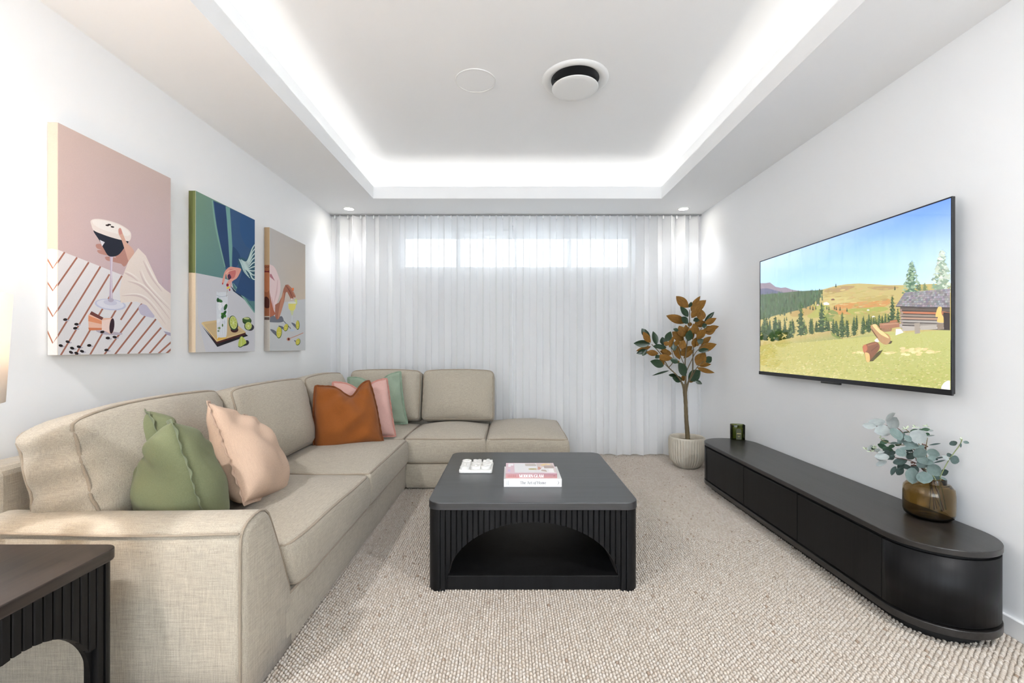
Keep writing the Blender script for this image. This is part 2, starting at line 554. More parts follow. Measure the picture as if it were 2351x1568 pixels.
# ---- sheer curtains on a ceiling track
sheer = mat('white_sheer_voile', (0.93, 0.93, 0.93), 0.9, 0.0); t = NT(sheer)
df = t.add('ShaderNodeBsdfDiffuse'); df.inputs[0].default_value = (0.92, 0.92, 0.92, 1)
tl = t.add('ShaderNodeBsdfTranslucent'); tl.inputs[0].default_value = (0.92, 0.92, 0.92, 1)
tp = t.add('ShaderNodeBsdfTransparent')
m1 = t.add('ShaderNodeMixShader'); m1.inputs[0].default_value = 0.45
t.link(df.outputs[0], m1.inputs[1]); t.link(tl.outputs[0], m1.inputs[2])
m2 = t.add('ShaderNodeMixShader')
m2.inputs[0].default_value = 0.29
t.link(m1.outputs[0], m2.inputs[1]); t.link(tp.outputs[0], m2.inputs[2])
t.link(m2.outputs[0], t.n['Material Output'].inputs['Surface'])
YCUR = 4.43
def curtain(x0, x1, seed, label):
    r = random.Random(seed)
    folds = 14
    nper = 14; nx = folds * nper; nz = 26
    ph = [r.uniform(-0.35, 0.35) for _ in range(folds + 1)]
    am = [r.uniform(0.8, 1.2) for _ in range(folds + 1)]
    z0, z1 = 0.022, ZC - 0.022
    vs, fs = [], []
    for iz in range(nz + 1):
        tz = iz / nz; z = z0 + (z1 - z0) * tz
        for ix in range(nx + 1):
            q = ix / nper; k = min(int(q), folds - 1); fr = q - k
            jit = (ph[k] * (1 - fr) + ph[k + 1] * fr) * (1 - tz) ** 1.2
            a = (am[k] * (1 - fr) + am[k + 1] * fr)
            sw = 0.30 * math.sin(q * 0.9 + seed) * (1 - tz)
            s = math.sin(2 * math.pi * q + jit * 2.2 + sw)
            s = math.copysign(abs(s) ** 0.75, s)
            x = x0 + (x1 - x0) * ix / nx + 0.018 * math.sin(4 * math.pi * q + jit * 3) * (0.6 + 0.4 * tz)
            x += 0.022 * jit
            y = YCUR + 0.046 * a * s * (0.62 + 0.38 * tz) + 0.012 * math.sin(q * 2.1 + z * 1.7 + seed) * (1 - tz)
            zz = z + (0.006 * math.sin(2 * math.pi * q * 0.5 + seed) if iz == 0 else 0)
            vs.append((x, y, zz))
    for iz in range(nz):
        for ix in range(nx):
            i = iz * (nx + 1) + ix
            fs.append((i, i + 1, i + nx + 2, i + nx + 1))
    th = thing('curtain', label, 'curtain', ((x0 + x1) / 2, YCUR, 0.0), 'sheer curtains across the window wall')
    mesh('curtain_fabric', vs, fs, sheer, th, True)
    # weighted hem: doubled cloth along the foot
    hv, hf = [], []
    for iz in (0, 1):
        for ix in range(nx + 1):
            v = vs[ix]; hv.append((v[0], v[1] - 0.0015, v[2] + iz * 0.05))
    for ix in range(nx):
        hf.append((ix, ix + 1, nx + 2 + ix, nx + 1 + ix))
    mesh('hem', hv, hf, sheer, th, True)
    hv, hf = [], []
    for iz in (0, 1):
        for ix in range(nx + 1):
            v = vs[nz * (nx + 1) + ix]; hv.append((v[0], v[1] - 0.0015, v[2] - iz * 0.045))
    for ix in range(nx):
        hf.append((ix, ix + 1, nx + 2 + ix, nx + 1 + ix))
    mesh('heading_tape', hv, hf, sheer, th, True)
    for k in range(folds):
        x = x0 + (x1 - x0) * (k + 0.25) / folds
        box('glider', x - 0.006, x + 0.006, YCUR - 0.006, YCUR + 0.006, z1 - 0.02, ZC - 0.012, M['white'], th)
curtain(XL + 0.012, 0.022, 1, 'white sheer curtain panel behind the sofa, left of the centre join')
curtain(0.030, XR - 0.012, 5, 'white sheer curtain panel behind the potted tree, right of the centre join')
tag(box('curtain_track', XL + 0.004, XR - 0.004, YCUR - 0.014, YCUR + 0.014, ZC - 0.014, ZC - 0.0005, mat('grey_track', (0.30, 0.30, 0.30), 0.5)),
    'slim ceiling track carrying the sheer curtains', 'curtain track')

# ---- downlights
def downlight(x, y, label, watts=DOWN, cone=125, tilt=32):
    th = thing('downlight', label, 'downlight', (x, y, ZC), 'recessed ceiling downlights')
    lathe('trim_ring', [(0.055, -0.0005), (0.054, -0.004), (0.044, -0.006), (0.041, -0.0005)], (x, y, ZC), M['white'], th, 32)
    lathe('lamp_lens', [(0.0001, -0.0035), (0.041, -0.003)], (x, y, ZC), M['glow'], th, 32)
    l = bpy.data.lights.new('downlight_beam', 'SPOT'); l.energy = watts; l.spot_size = math.radians(cone); l.spot_blend = 1.0
    l.color = (0.985, 0.985, 1.0); l.shadow_soft_size = 0.045
    o = bpy.data.objects.new('downlight_beam', l); C.objects.link(o); o.parent = th; o.location = (0, 0, -0.03); o.rotation_euler = (math.radians(tilt), 0, 0)   # tilts the added rear beams towards the far end
downlight(-1.51, 4.245, 'lit recessed downlight in the ceiling corner above the sofa', 3.8, 105, 0)
downlight(1.625, 4.245, 'lit recessed downlight in the ceiling corner above the potted tree', 3.8, 105, 0)
for x, y, lb in ((-1.47, 0.25, 'unseen added downlight in the ceiling border behind the side table lamp'), (1.60, 0.25, 'unseen added downlight in the ceiling border on the television side, behind the camera'),
                 (-1.50, -2.4, 'unseen added downlight near the rear doors, on the canvas wall side'), (1.60, -2.4, 'unseen added downlight near the rear doors, on the television wall side')):
    downlight(x, y, lb, DOWN * (0.52 if y > 0 else 0.45), 120, 40 if y > 0 else 12)  # unseen rear downlights added to brighten the room

# ---- round air vent and flush speaker in the raised ceiling
vx, vy = 0.385, 2.685
th = thing('air_vent', 'round white ceiling air diffuser with a dark gap around its disc', 'air vent', (vx, vy, ZU))
lathe('outer_ring', [(0.141, 0.0), (0.154, -0.010), (0.168, -0.016), (0.186, -0.012), (0.196, -0.003), (0.1965, 0.0)], (vx, vy, ZU), M['white'], th, 64)
lathe('throat_shade', [(0.1412, -0.0008), (0.06, -0.0006), (0.0001, -0.0006)], (vx, vy, ZU), mat('duct_shade_black', (0.012, 0.012, 0.014), 0.5), th, 64)  # flat black disc paints the shade inside the duct opening
lathe('disc', [(0.0001, -0.058), (0.10, -0.058), (0.133, -0.056), (0.137, -0.052), (0.13, -0.048), (0.0001, -0.046)], (vx, vy, ZU), M['white'], th, 64)
tube('bracket', [(vx - 0.125, vy, ZU - 0.003), (vx - 0.04, vy, ZU - 0.012), (vx, vy, ZU - 0.047)], 0.004, M['metal'], th)
tube('bracket', [(vx + 0.125, vy - 0.01, ZU - 0.003), (vx + 0.04, vy, ZU - 0.012), (vx, vy, ZU - 0.047)], 0.004, M['metal'], th)
sx, sy = -0.205, 2.694
th = thing('ceiling_speaker', 'faint round flush speaker grille in the raised ceiling', 'speaker', (sx, sy, ZU))
lathe('grille', [(0.0001, -0.003), (0.06, -0.003), (0.1125, -0.003), (0.1135, -0.0029), (0.1145, -0.001)], (sx, sy, ZU), M['ceil'], th, 64)
lathe('rim', [(0.1145, -0.0002), (0.1150, -0.005), (0.119, -0.005), (0.1195, -0.0002)], (sx, sy, ZU), M['white'], th, 64)

# ================================================================== SOFT FURNISHING
def axis_samples(h, r, m):
    a = [-h + r * (1 - math.cos(math.pi / 2 * k / 4)) for k in range(4)]
    mid = list(np.linspace(-h + r, h - r, m))
    return np.array(a + mid + [-v for v in a[::-1]])

def soft_box(name, c, hs, r, deform, mtx, m, parent, res=(14, 10, 6), pipe=None, pipe_m=None, pr=0.0055, skip=None):
    """rounded upholstered block: centre c, half sizes hs, edge radius r, deform(P)->P in local space, then mtx (3x3)"""
    hx, hy, hz = hs
    X, Y, Z = axis_samples(hx, r, res[0]), axis_samples(hy, r, res[1]), axis_samples(hz, r, res[2])
    inner = np.array([hx - r, hy - r, hz - r])
    def rnd(P):
        q = np.clip(P, -inner, inner); d = P - q
        L = np.linalg.norm(d, axis=1)[:, None]
        return np.where(L > 1e-9, q + d / np.maximum(L, 1e-9) * r, P)
    vs, fs = [], []
    idx = {}
    def vid(p):
        k = (round(p[0], 6), round(p[1], 6), round(p[2], 6))
        if k not in idx: idx[k] = len(vs); vs.append(p)
        return idx[k]
    for ax, A, B in ((0, Y, Z), (1, X, Z), (2, X, Y)):
        for sg in (-1, 1):
            g = []
            for a in A:
                row = []
                for b in B:
                    p = {0: (sg * hx, a, b), 1: (a, sg * hy, b), 2: (a, b, sg * hz)}[ax]
                    row.append(vid(p))
                g.append(row)
            for i in range(len(A) - 1):
                for j in range(len(B) - 1):
                    f = (g[i][j], g[i + 1][j], g[i + 1][j + 1], g[i][j + 1])
                    flip = (sg < 0) if ax != 1 else (sg > 0)
                    fs.append(tuple(reversed(f)) if flip else f)
    mm = np.array(mtx)
    fin = lambda P: (deform(rnd(P)) @ mm.T) + np.array(c)
    o = mesh(name, fin(np.array(vs, float)), fs, m, parent, True)
    for loop in (pipe or []):
        pts = []
        for k in range(len(loop)):
            a, b = np.array(loop[k], float), np.array(loop[(k + 1) % len(loop)], float)
            n = max(2, int(np.linalg.norm((b - a) * np.array(hs)) / 0.03))
            for q in range(n): pts.append(a + (b - a) * q / n)
        P = np.array(pts) * np.array(hs)
        # round the loop's own corners a little
        P = fin(P)
        for _ in range(1): P = (np.roll(P, 1, 0) + P * 2 + np.roll(P, -1, 0)) / 4
        t = tube('piping', [tuple(p) for p in P], pr, pipe_m or M['pipe'], parent, 6, True)
        sub(t, o)
    return o

def wob(P, amp, f, seed):
    r = random.Random(seed)
    out = np.zeros(len(P))
    for _ in range(6):
        k = np.array([r.uniform(-f, f) for _ in range(3)]); out += np.sin(P @ k + r.uniform(0, 6.28))
    return out * amp / 3

def seat_def(hs, crown, seed, near=0.0):
    hx, hy, hz = hs
    def d(P):
        P = P.copy()
        u, v, q = P[:, 0] / hx, P[:, 1] / hy, P[:, 2] / hz
        top = np.clip((q + 0.2) / 1.2, 0, 1)
        dome = (1 - np.clip(np.abs(u), 0, 1) ** 2.6) * (1 - np.clip(np.abs(v), 0, 1) ** 2.6)
        P[:, 2] += top * crown * dome + top * wob(P, 0.004, 14, seed)
        side = (1 - q ** 2) * 0.012
        P[:, 0] += np.sign(u) * side * (np.abs(u) > 0.9); P[:, 1] += np.sign(v) * side * (np.abs(v) > 0.9)
        e = np.clip((-v - 0.6) / 0.4, 0, 1)
        P[:, 1] += near * e * (1 - q) / 2; P[:, 0] -= (near > 0) * 0.022 * e ** 2 * np.clip(u, 0, 1)
        return P
    return d

def back_def(hs, crown, seed, wr=0.006, taper=None):
    """local x along the cushion, -y is the front, z up"""
    hx, hy, hz = hs
    def d(P):
        P = P.copy()
        u, v, q = P[:, 0] / hx, P[:, 1] / hy, P[:, 2] / hz
        dome = (1 - np.clip(np.abs(u), 0, 1) ** 2.8) * (1 - np.clip(np.abs(q), 0, 1) ** 2.8)
        fr = np.clip(-v, 0, 1)
        P[:, 1] -= fr * crown * dome * (1.12 - 0.35 * q)
        P[:, 2] += np.clip(q, 0, 1) * 0.014 * (1 - u ** 2) + np.clip(q, 0, 1) * wob(P, 0.004, 9, seed + 3)
        P[:, 1] += fr * wob(P, wr, 18, seed)
        e = np.clip((np.abs(u) - 0.8) / 0.2, 0, 1)
        P[:, 1] += fr * e * 0.006 * np.sin(P[:, 2] * 95 + seed) * (np.abs(q) < 0.9)
        P[:, 2] -= np.clip(q, 0, 1) * 0.010 * e ** 2
        if taper: P = taper(P, u, v, q)
        return P
    return d

TOPLOOP = [(-1, -1, 1), (1, -1, 1), (1, 1, 1), (-1, 1, 1)]
BOTLOOP = [(-1, -1, -1), (1, -1, -1), (1, 1, -1), (-1, 1, -1)]
FRLOOP = [(-1, -1, -1), (1, -1, -1), (1, -1, 1), (-1, -1, 1)]
BKLOOP = [(-1, 1, -1), (1, 1, -1), (1, 1, 1), (-1, 1, 1)]
I3 = Matrix.Identity(3)

sofa = thing('sectional_sofa', 'beige linen L-shaped sofa with piped cushions under the canvases', 'sofa', (-1.26, 2.8, 0))

def base_block(name, x0, x1, y0, y1, z1, parent, bow=0.008, seed=0, pipe=True, z0=0.012):
    hs = ((x1 - x0) / 2, (y1 - y0) / 2, (z1 - z0) / 2)
    def d(P):
        P = P.copy(); q = P[:, 2] / hs[2]
        s = (1 - q ** 2) * bow + wob(P, 0.002, 10, seed)
        P[:, 0] += np.sign(P[:, 0]) * s * (np.abs(P[:, 0]) > hs[0] * .95)
        P[:, 1] += np.sign(P[:, 1]) * s * (np.abs(P[:, 1]) > hs[1] * .95)
        return P
    return soft_box(name, ((x0 + x1) / 2, (y0 + y1) / 2, (z0 + z1) / 2), hs, 0.012, d, I3, M['sofa'], parent,
                    (16, 16, 4), [TOPLOOP] if pipe else None)

base_block('base', -1.735, -0.787, 1.585, 4.29, 0.200, sofa, bow=0.003, seed=1)
base_block('base', -0.783, -0.185, 3.405, 4.29, 0.200, sofa, seed=2)
# back frame hidden mostly behind the cushions
for a in ((-1.738, -1.60, 1.40, 4.29), ):
    box('back_frame', *a, 0.2, 0.70, M['sofa'], sofa, 0.03, 3)
box('back_frame', -1.60, -0.185, 4.16, 4.29, 0.2, 0.70, M['sofa'], sofa, 0.03, 3)

# sloping arm at the near end
prof = [(1.335, 0.012), (1.335, 0.16), (1.335, 0.32), (1.336, 0.47), (1.340, 0.510), (1.352, 0.534), (1.374, 0.548), (1.41, 0.557), (1.445, 0.559),
        (1.472, 0.552), (1.492, 0.535), (1.508, 0.508), (1.545, 0.43), (1.585, 0.34), (1.622, 0.25), (1.645, 0.19), (1.652, 0.12), (1.652, 0.012)]
P0 = np.array(prof); ctr = np.array([1.47, 0.28])
xs_ = [(-1.738, 0.02), (-1.73, 0.0)] + [(x, 0.0) for x in np.linspace(-1.6, -0.85, 9)] + [(-0.815, 0.0), (-0.800, 0.004), (-0.790, 0.012), (-0.785, 0.026)]
vs, fs = [], []
n = len(prof)
dn = np.roll(P0, -1, 0) - np.roll(P0, 1, 0); dn[0] = P0[1] - P0[0]; dn[-1] = P0[-1] - P0[-2]
nrm = np.stack([-dn[:, 1], dn[:, 0]], 1); nrm /= np.linalg.norm(nrm, axis=1)[:, None]   # points outward
for x, ins in xs_:
    for (y, z), nn in zip(prof, nrm):
        k = 1.0 if z > 0.02 else 0.0
        sag = 0.006 * math.sin((x + 1.74) * 3.1) * (z > 0.5)
        vs.append((x, y - nn[0] * ins, z - nn[1] * ins * k - sag))
for i in range(len(xs_) - 1):
    for j in range(n - 1):
        fs.append((i * n + j, i * n + j + 1, (i + 1) * n + j + 1, (i + 1) * n + j))
    fs.append((i * n + n - 1, i * n, (i + 1) * n, (i + 1) * n + n - 1))
fs.append(tuple(range(n))); fs.append(tuple(reversed(range((len(xs_) - 1) * n, len(xs_) * n))))
arm = mesh('arm', vs, fs, M['sofa'], sofa, True)
bm = bmesh.new(); bm.from_mesh(arm.data); bmesh.ops.recalc_face_normals(bm, faces=bm.faces); bm.to_mesh(arm.data); bm.free()
sub(tube('piping', [(-0.7975, y - nn[0] * 0.002, z - nn[1] * 0.002) for (y, z), nn in zip(prof, nrm)], 0.0042, M['pipe'], sofa, 6), arm)
sub(tube('piping', [(x, 1.3365, 0.523 + 0.004 * math.sin(x * 7)) for x in np.linspace(-1.735, -0.80, 24)], 0.0038, M['pipe'], sofa, 6), arm)

# seat cushions
def seat(x0, x1, y0, y1, seed, parent, crown=0.05, z0=0.203, z1=0.388, name='seat_cushion', both=True, near=0.0):
    hs = ((x1 - x0) / 2, (y1 - y0) / 2, (z1 - z0) / 2)
    return soft_box(name, ((x0 + x1) / 2, (y0 + y1) / 2, (z0 + z1) / 2), hs, 0.026, seat_def(hs, crown, seed, near), I3, M['sofa'], parent,
                    (18, 18, 5), [TOPLOOP, BOTLOOP] if both else [TOPLOOP])
seat(-1.46, -0.762, 1.575, 2.452, 11, sofa, near=0.085)
seat(-1.46, -0.762, 2.460, 3.372, 12, sofa)
seat(-1.46, -0.800, 3.382, 4.06, 13, sofa)
seat(-0.794, -0.186, 3.388, 4.10, 14, sofa)

# back cushions
def back(c, half_len, yaw, lean, seed, name='back_cushion', h=0.226, d=0.10, crown=0.075, taper=None, wr=0.006):
    hs = (half_len, d, h)
    mt = Matrix.Rotation(yaw, 3, 'Z') @ Matrix.Rotation(-lean, 3, 'X')
    return soft_box(name, c, hs, 0.045, back_def(hs, crown, seed, wr, taper), mt, M['sofa'], sofa, (22, 4, 14), [FRLOOP, BKLOOP])
LEAN = math.radians(13)
def taper_near(P, u, v, q):
    e = np.clip((-u - 0.35) / 0.65, 0, 1)
    P[:, 2] -= (q + 1) * 0.5 * 0.020 * e ** 2
    P[:, 2] += np.clip(-q, 0, 1) * e * 0.06
    f = np.clip((-u - 0.86) / 0.14, 0, 1)
    P[:, 1] += 0.008 * np.sin(P[:, 2] * 75) * f
    P[:, 0] += 0.010 * np.sin(P[:, 2] * 60 + 1) * f
    return P
back((-1.475, 1.855, 0.628), 0.418, math.radians(90 + 4), LEAN, 21, taper=taper_near)
back((-1.452, 2.680, 0.628), 0.405, math.radians(90), LEAN, 22)
back((-1.452, 3.455, 0.628), 0.358, math.radians(90), LEAN, 23)
back((-1.115, 4.115, 0.628), 0.322, 0, LEAN, 24)
back((-0.462, 4.110, 0.628), 0.322, 0, LEAN, 25)

# ottoman module
ott = thing('ottoman', 'backless beige linen ottoman module at the free end of the sofa', 'ottoman', (0.13, 3.83, 0))
base_block('base', -0.174, 0.436, 3.405, 4.28, 0.200, ott, seed=5)
seat(-0.176, 0.438, 3.390, 4.285, 15, ott, crown=0.055)

# ---- throw pillows
def pillow_mesh(s, T, chop, seed, N=40, wr=0.013, pinch=0.14, asym=0.0, c=0.07):
    r = np.random.RandomState(seed)
    u = np.sin(np.linspace(-1, 1, N + 1) * math.pi / 2)
    U, V = np.meshgrid(u, u, indexing='ij')
    def shape(U, V, side):
        x = s / 2 * U * (1 - c * (1 - V ** 2)); z = s / 2 * V * (1 - c * (1 - U ** 2))
        th = (np.clip((1 - U ** 2) * (1 - V ** 2), 0, 1)) ** 0.42
        top = np.clip((V + 0.35) / 1.35, 0, 1) ** 2
        g = np.exp(-((U - asym) / 0.36) ** 2)
        y = side * T * th * (1 - 0.42 * g * top * min(1, chop * 8))
        z = z - chop * g * top
        x = x - pinch * x * top * min(1, chop * 8) * (np.abs(U) ** 0.5)
        # belly sags to the foot
        y = y * (1 + 0.22 * np.clip(-V, -0.5, 1))
        w_ = np.zeros_like(U)
        rr = np.random.RandomState(seed + (1 if side > 0 else 9))
        for _ in range(9):
            k = rr.uniform(-1, 1, 2) * 9; w_ += np.sin(U * k[0] + V * k[1] + rr.uniform(0, 6.28)) / 3
        # fan creases running out of the chop
        w_ += 1.3 * top * np.sin(np.arctan2(V - 1.1, U - asym) * 11 + seed)
        y = y + side * wr * w_ * th
        return x, y, z
    vs, fs = [], []
    n = N + 1
    for side in (1, -1):
        x, y, z = shape(U, V, side)
        vs += list(zip(x.ravel(), y.ravel(), z.ravel()))
    off = n * n
    for i in range(N):
        for j in range(N):
            a, b, c_, d = i * n + j, (i + 1) * n + j, (i + 1) * n + j + 1, i * n + j + 1
            fs.append((a, d, c_, b)); fs.append((off + a, off + b, off + c_, off + d))
    # outline for the frilled flange
    K = 60
    ed = []
    for k in range(K): ed.append((-1 + 2 * k / K, -1))
    for k in range(K): ed.append((1, -1 + 2 * k / K))
    for k in range(K): ed.append((1 - 2 * k / K, 1))
    for k in range(K): ed.append((-1, 1 - 2 * k / K))
    E = np.array(ed); ex, ey, ez = shape(E[:, 0], E[:, 1], 0)
    ctr = np.array([0, 0, -0.02])
    pts = np.stack([ex, ey, ez], 1)
    tang = np.roll(pts, -1, 0) - np.roll(pts, 1, 0); tang /= np.linalg.norm(tang, axis=1)[:, None]
    nor = np.stack([tang[:, 2], 0 * tang[:, 0], -tang[:, 0]], 1)
    fv, ff = [], []
    m = len(pts)
    wv = 0.0028 * np.sin(np.arange(m) * 1.05) + 0.0022 * np.sin(np.arange(m) * 0.37 + seed)
    for k, (dd, am) in enumerate(((-0.004, 0.0), (0.005, 0.5), (0.013, 1.3))):
        q = pts + nor * dd; q[:, 1] += wv * am
        for sgn in (1, -1):
            qq = q.copy(); qq[:, 1] += sgn * 0.0011
            fv += [tuple(p) for p in qq]
    ring = lambda k, sg: (k * 2 + (0 if sg > 0 else 1)) * m
    for i in range(m):
        j = (i + 1) % m
        for k in (0, 1):
            a, b = ring(k, 1), ring(k + 1, 1); ff.append((a + i, a + j, b + j, b + i))
            a, b = ring(k, -1), ring(k + 1, -1); ff.append((a + j, a + i, b + i, b + j))
        a, b = ring(2, 1), ring(2, -1); ff.append((a + i, a + j, b + j, b + i))
    return vs, fs, fv, ff

def pillow(name, label, c, yaw, lean, roll, s, T, chop, seed, col, trim, asym=0.0, seam=False, pinch=0.14):
    """faces local -y; yaw turns it about z, lean tips it back, roll turns it in its own plane"""
    vs, fs, fv, ff = pillow_mesh(s, T, chop, seed, asym=asym, pinch=pinch)
    th = bpy.data.objects.new(name, None); C.objects.link(th); th.empty_display_size = 0.1
    tag(th, label, 'pillow', 'throw pillows on the sofa')
    th.matrix_world = Matrix.Translation(c) @ Matrix.Rotation(yaw, 4, 'Z') @ Matrix.Rotation(-lean, 4, 'X') @ Matrix.Rotation(roll, 4, 'Y')
    fm_ = fabric(name + '_cover', col, 0.06, 1.2, 0.95, 0.08, 0.25)
    cov = mesh('cover', vs, fs, fm_, th, True)
    bm = bmesh.new(); bm.from_mesh(cov.data); bmesh.ops.remove_doubles(bm, verts=bm.verts, dist=1e-5)
    bmesh.ops.recalc_face_normals(bm, faces=bm.faces); bm.to_mesh(cov.data); bm.free()
    cov.data.polygons.foreach_set('use_smooth', [True] * len(cov.data.polygons))
    mesh('fringe', fv, ff, fabric(name + '_fringe', trim, 0.05, 1.4), th, True)
    if seam:
        # overlapping envelope opening across the back
        pts = []
        for k in range(33):
            uu = -0.97 + 1.94 * k / 32; vv = -0.28
            thk = (max(0, (1 - uu ** 2) * (1 - vv ** 2))) ** 0.42
            pts.append((s / 2 * uu * (1 - 0.07 * (1 - vv ** 2)), (T * thk * 1.06 + 0.006) * seam, s / 2 * vv))
        tube('opening_seam', pts, 0.0035, fm_, th, 6)
    return th
rad = math.radians
pillow('olive_pillow', 'olive green cushion with a deep dent, nearest the sofa arm', (-1.232, 1.662, 0.602), rad(141), rad(13), rad(-2), 0.47, 0.145, 0.12, 31,
       (0.165, 0.178, 0.095), (0.15, 0.17, 0.10), pinch=0.30, seam=1)
pillow('peach_pillow', 'peach linen cushion tilted beside the olive green one', (-1.150, 1.985, 0.605), rad(106), rad(24), rad(18), 0.43, 0.115, 0.03, 32,
       (0.54, 0.385, 0.285), (0.50, 0.35, 0.26))
pillow('rust_pillow', 'rust brown cushion dented at the top, in front of the pink one', (-1.120, 3.10, 0.605), rad(28), rad(12), rad(-4), 0.44, 0.125, 0.085, 33,
       (0.245, 0.075, 0.015), (0.17, 0.048, 0.011), asym=0.22, pinch=0.32)
pillow('pink_pillow', 'pale pink cushion squeezed between the rust and sage ones', (-1.085, 3.34, 0.612), rad(28), rad(14), rad(-2), 0.43, 0.09, 0.06, 34,
       (0.60, 0.365, 0.32), (0.48, 0.22, 0.18), pinch=0.25)
pillow('sage_pillow', 'sage green cushion in the sofa corner behind the pink one', (-1.115, 3.80, 0.625), rad(14), rad(17), rad(-6), 0.44, 0.085, 0.085, 35,
       (0.275, 0.345, 0.26), (0.23, 0.31, 0.225), pinch=0.06)

# ================================================================== FLUTED TABLES
def arch_slat(name, axis, a0, a1, o0, o1, zb0, zb1, zt, m, parent):
    """slat from a0 to a1 along the side, o0..o1 through its thickness; its foot follows the arch"""
    e = min(0.0022, (a1 - a0) / 4)
    mid = (o0 + o1) / 2
    prof = [(a0, o1, 0), (a0, o0 + e * (1 if o1 > o0 else -1), 0), (a0 + e, o0, 0), (a1 - e, o0, 1), (a1, o0 + e * (1 if o1 > o0 else -1), 1), (a1, o1, 1)]
    vs = []
    for z in ('b', 't'):
        for a, o, k in prof:
            q = (a - a0) / (a1 - a0); zz = zt if z == 't' else zb0 * (1 - q) + zb1 * q
            vs.append((a, o, zz) if axis == 'x' else (o, a, zz))
    n = len(prof)
    fs = [(i, (i + 1) % n, n + (i + 1) % n, n + i) for i in range(n)] + [tuple(reversed(range(n))), tuple(range(n, 2 * n))]
    ob = mesh(name, vs, fs, m, parent)
    bm = bmesh.new(); bm.from_mesh(ob.data); bmesh.ops.recalc_face_normals(bm, faces=bm.faces); bm.to_mesh(ob.data); bm.free()
    return ob

def arch_z(q, half, foot, rise):
    """height of the arch's underside at offset q from its middle"""
    if abs(q) >= half: return 0.0
    return foot + rise * math.sqrt(max(0.0, 1 - (q / half) ** 2))

def fluted_side(axis, lo, hi, face, inward, half, foot, rise, zt, pitch, m, parent):
    c = (lo + hi) / 2
    n = int(round((hi - lo) / pitch)); p = (hi - lo) / n
    for k in range(n):
        a0, a1 = lo + k * p + 0.0014, lo + (k + 1) * p - 0.0014
        z0, z1 = arch_z(a0 - c, half, foot, rise), arch_z(a1 - c, half, foot, rise)
        if (z0 == 0) != (z1 == 0):
            z0 = z1 = 0.0 if abs((a0 + a1) / 2 - c) > half else max(z0, z1)
        arch_slat('slat', axis, a0, a1, face, face + inward * 0.014, max(z0, 0.004), max(z1, 0.004), zt, m, parent)

def arch_panel(axis, lo, hi, face, inward, thick, half, foot, rise, zt, m, parent, name='arch_panel', depth=None):
    """backing board with an arched opening, a curved soffit of its own thickness"""
    c = (lo + hi) / 2
    pts = [(lo, 0.004), (c - half, 0.004)]
    for k in range(41):
        t = math.pi - math.pi * k / 40
        pts.append((c + half * math.cos(t), foot + rise * math.sin(t)))
    pts += [(c + half, 0.004), (hi, 0.004), (hi, zt), (lo, zt)]
    a, b = face + inward * 0.014, face + inward * (0.014 + thick)
    n = len(pts)
    vs = [((x, o, z) if axis == 'x' else (o, x, z)) for o in (a, b) for x, z in pts]
    fs = [(i, (i + 1) % n, n + (i + 1) % n, n + i) for i in range(n)]
    ob = mesh(name, vs, fs + [tuple(range(n)), tuple(range(n, 2 * n))], m, parent)
    bm = bmesh.new(); bm.from_mesh(ob.data); bmesh.ops.recalc_face_normals(bm, faces=bm.faces); bm.to_mesh(ob.data); bm.free()
    return ob

def corner_post(cx, cy, r, sx, sy, z0, z1, m, parent):
    """quarter-round post; (cx,cy) is the rounded corner's centre"""
    pts = []
    for k in range(11):
        t = math.pi / 2 * k / 10
        pts.append((cx + sx * r * math.cos(t), cy + sy * r * math.sin(t)))
    pts += [(cx, cy + sy * (r - 0.03)), (cx + sx * (r - 0.03), cy)]
    return extrude_outline('corner_post', pts, z0, z1, m, parent, 0.0, smooth=False)

# ---- coffee table
x0, x1, y0, y1, zt = -0.364, 0.568, 1.981, 2.925, 0.396
ct = thing('coffee_table', 'square black fluted coffee table with an arched opening', 'table', ((x0 + x1) / 2, (y0 + y1) / 2, 0))
extrude_outline('tabletop', rrect(x0, x1, y0, y1, 0.058, 10), zt - 0.034, zt, M['black_x'], ct, 0.0025)
g = 0.004   # body set in a little
bx0, bx1, by0, by1 = x0 + g, x1 - g, y0 + g, y1 - g
zs = zt - 0.034
rr_ = 0.052
for sx_, cx in ((-1, bx0 + rr_), (1, bx1 - rr_)):
    for sy_, cy in ((-1, by0 + rr_), (1, by1 - rr_)):
        corner_post(cx, cy, rr_, sx_, sy_, 0.004, zs, M['black_z'], ct)
half, foot, rise = 0.379, 0.045, 0.262
zz_in = 0.004
fluted_side('x', bx0 + rr_, bx1 - rr_, by0 + zz_in, 1, half, foot, rise, zs, 0.0241, M['black_z'], ct)
fluted_side('x', bx0 + rr_, bx1 - rr_, by1 - zz_in, -1, half, foot, rise, zs, 0.0241, M['black_z'], ct)
fluted_side('y', by0 + rr_, by1 - rr_, bx0 + zz_in, 1, 0.0, 0, 0, zs, 0.0241, M['black_z'], ct)
fluted_side('y', by0 + rr_, by1 - rr_, bx1 - zz_in, -1, 0.0, 0, 0, zs, 0.0241, M['black_z'], ct)
arch_panel('x', bx0 + rr_, bx1 - rr_, by0 + zz_in, 1, 0.016, half, foot, rise, zs, M['black_z'], ct)
arch_panel('x', bx0 + rr_, bx1 - rr_, by1 - zz_in, -1, 0.016, half, foot, rise, zs, M['black_z'], ct)
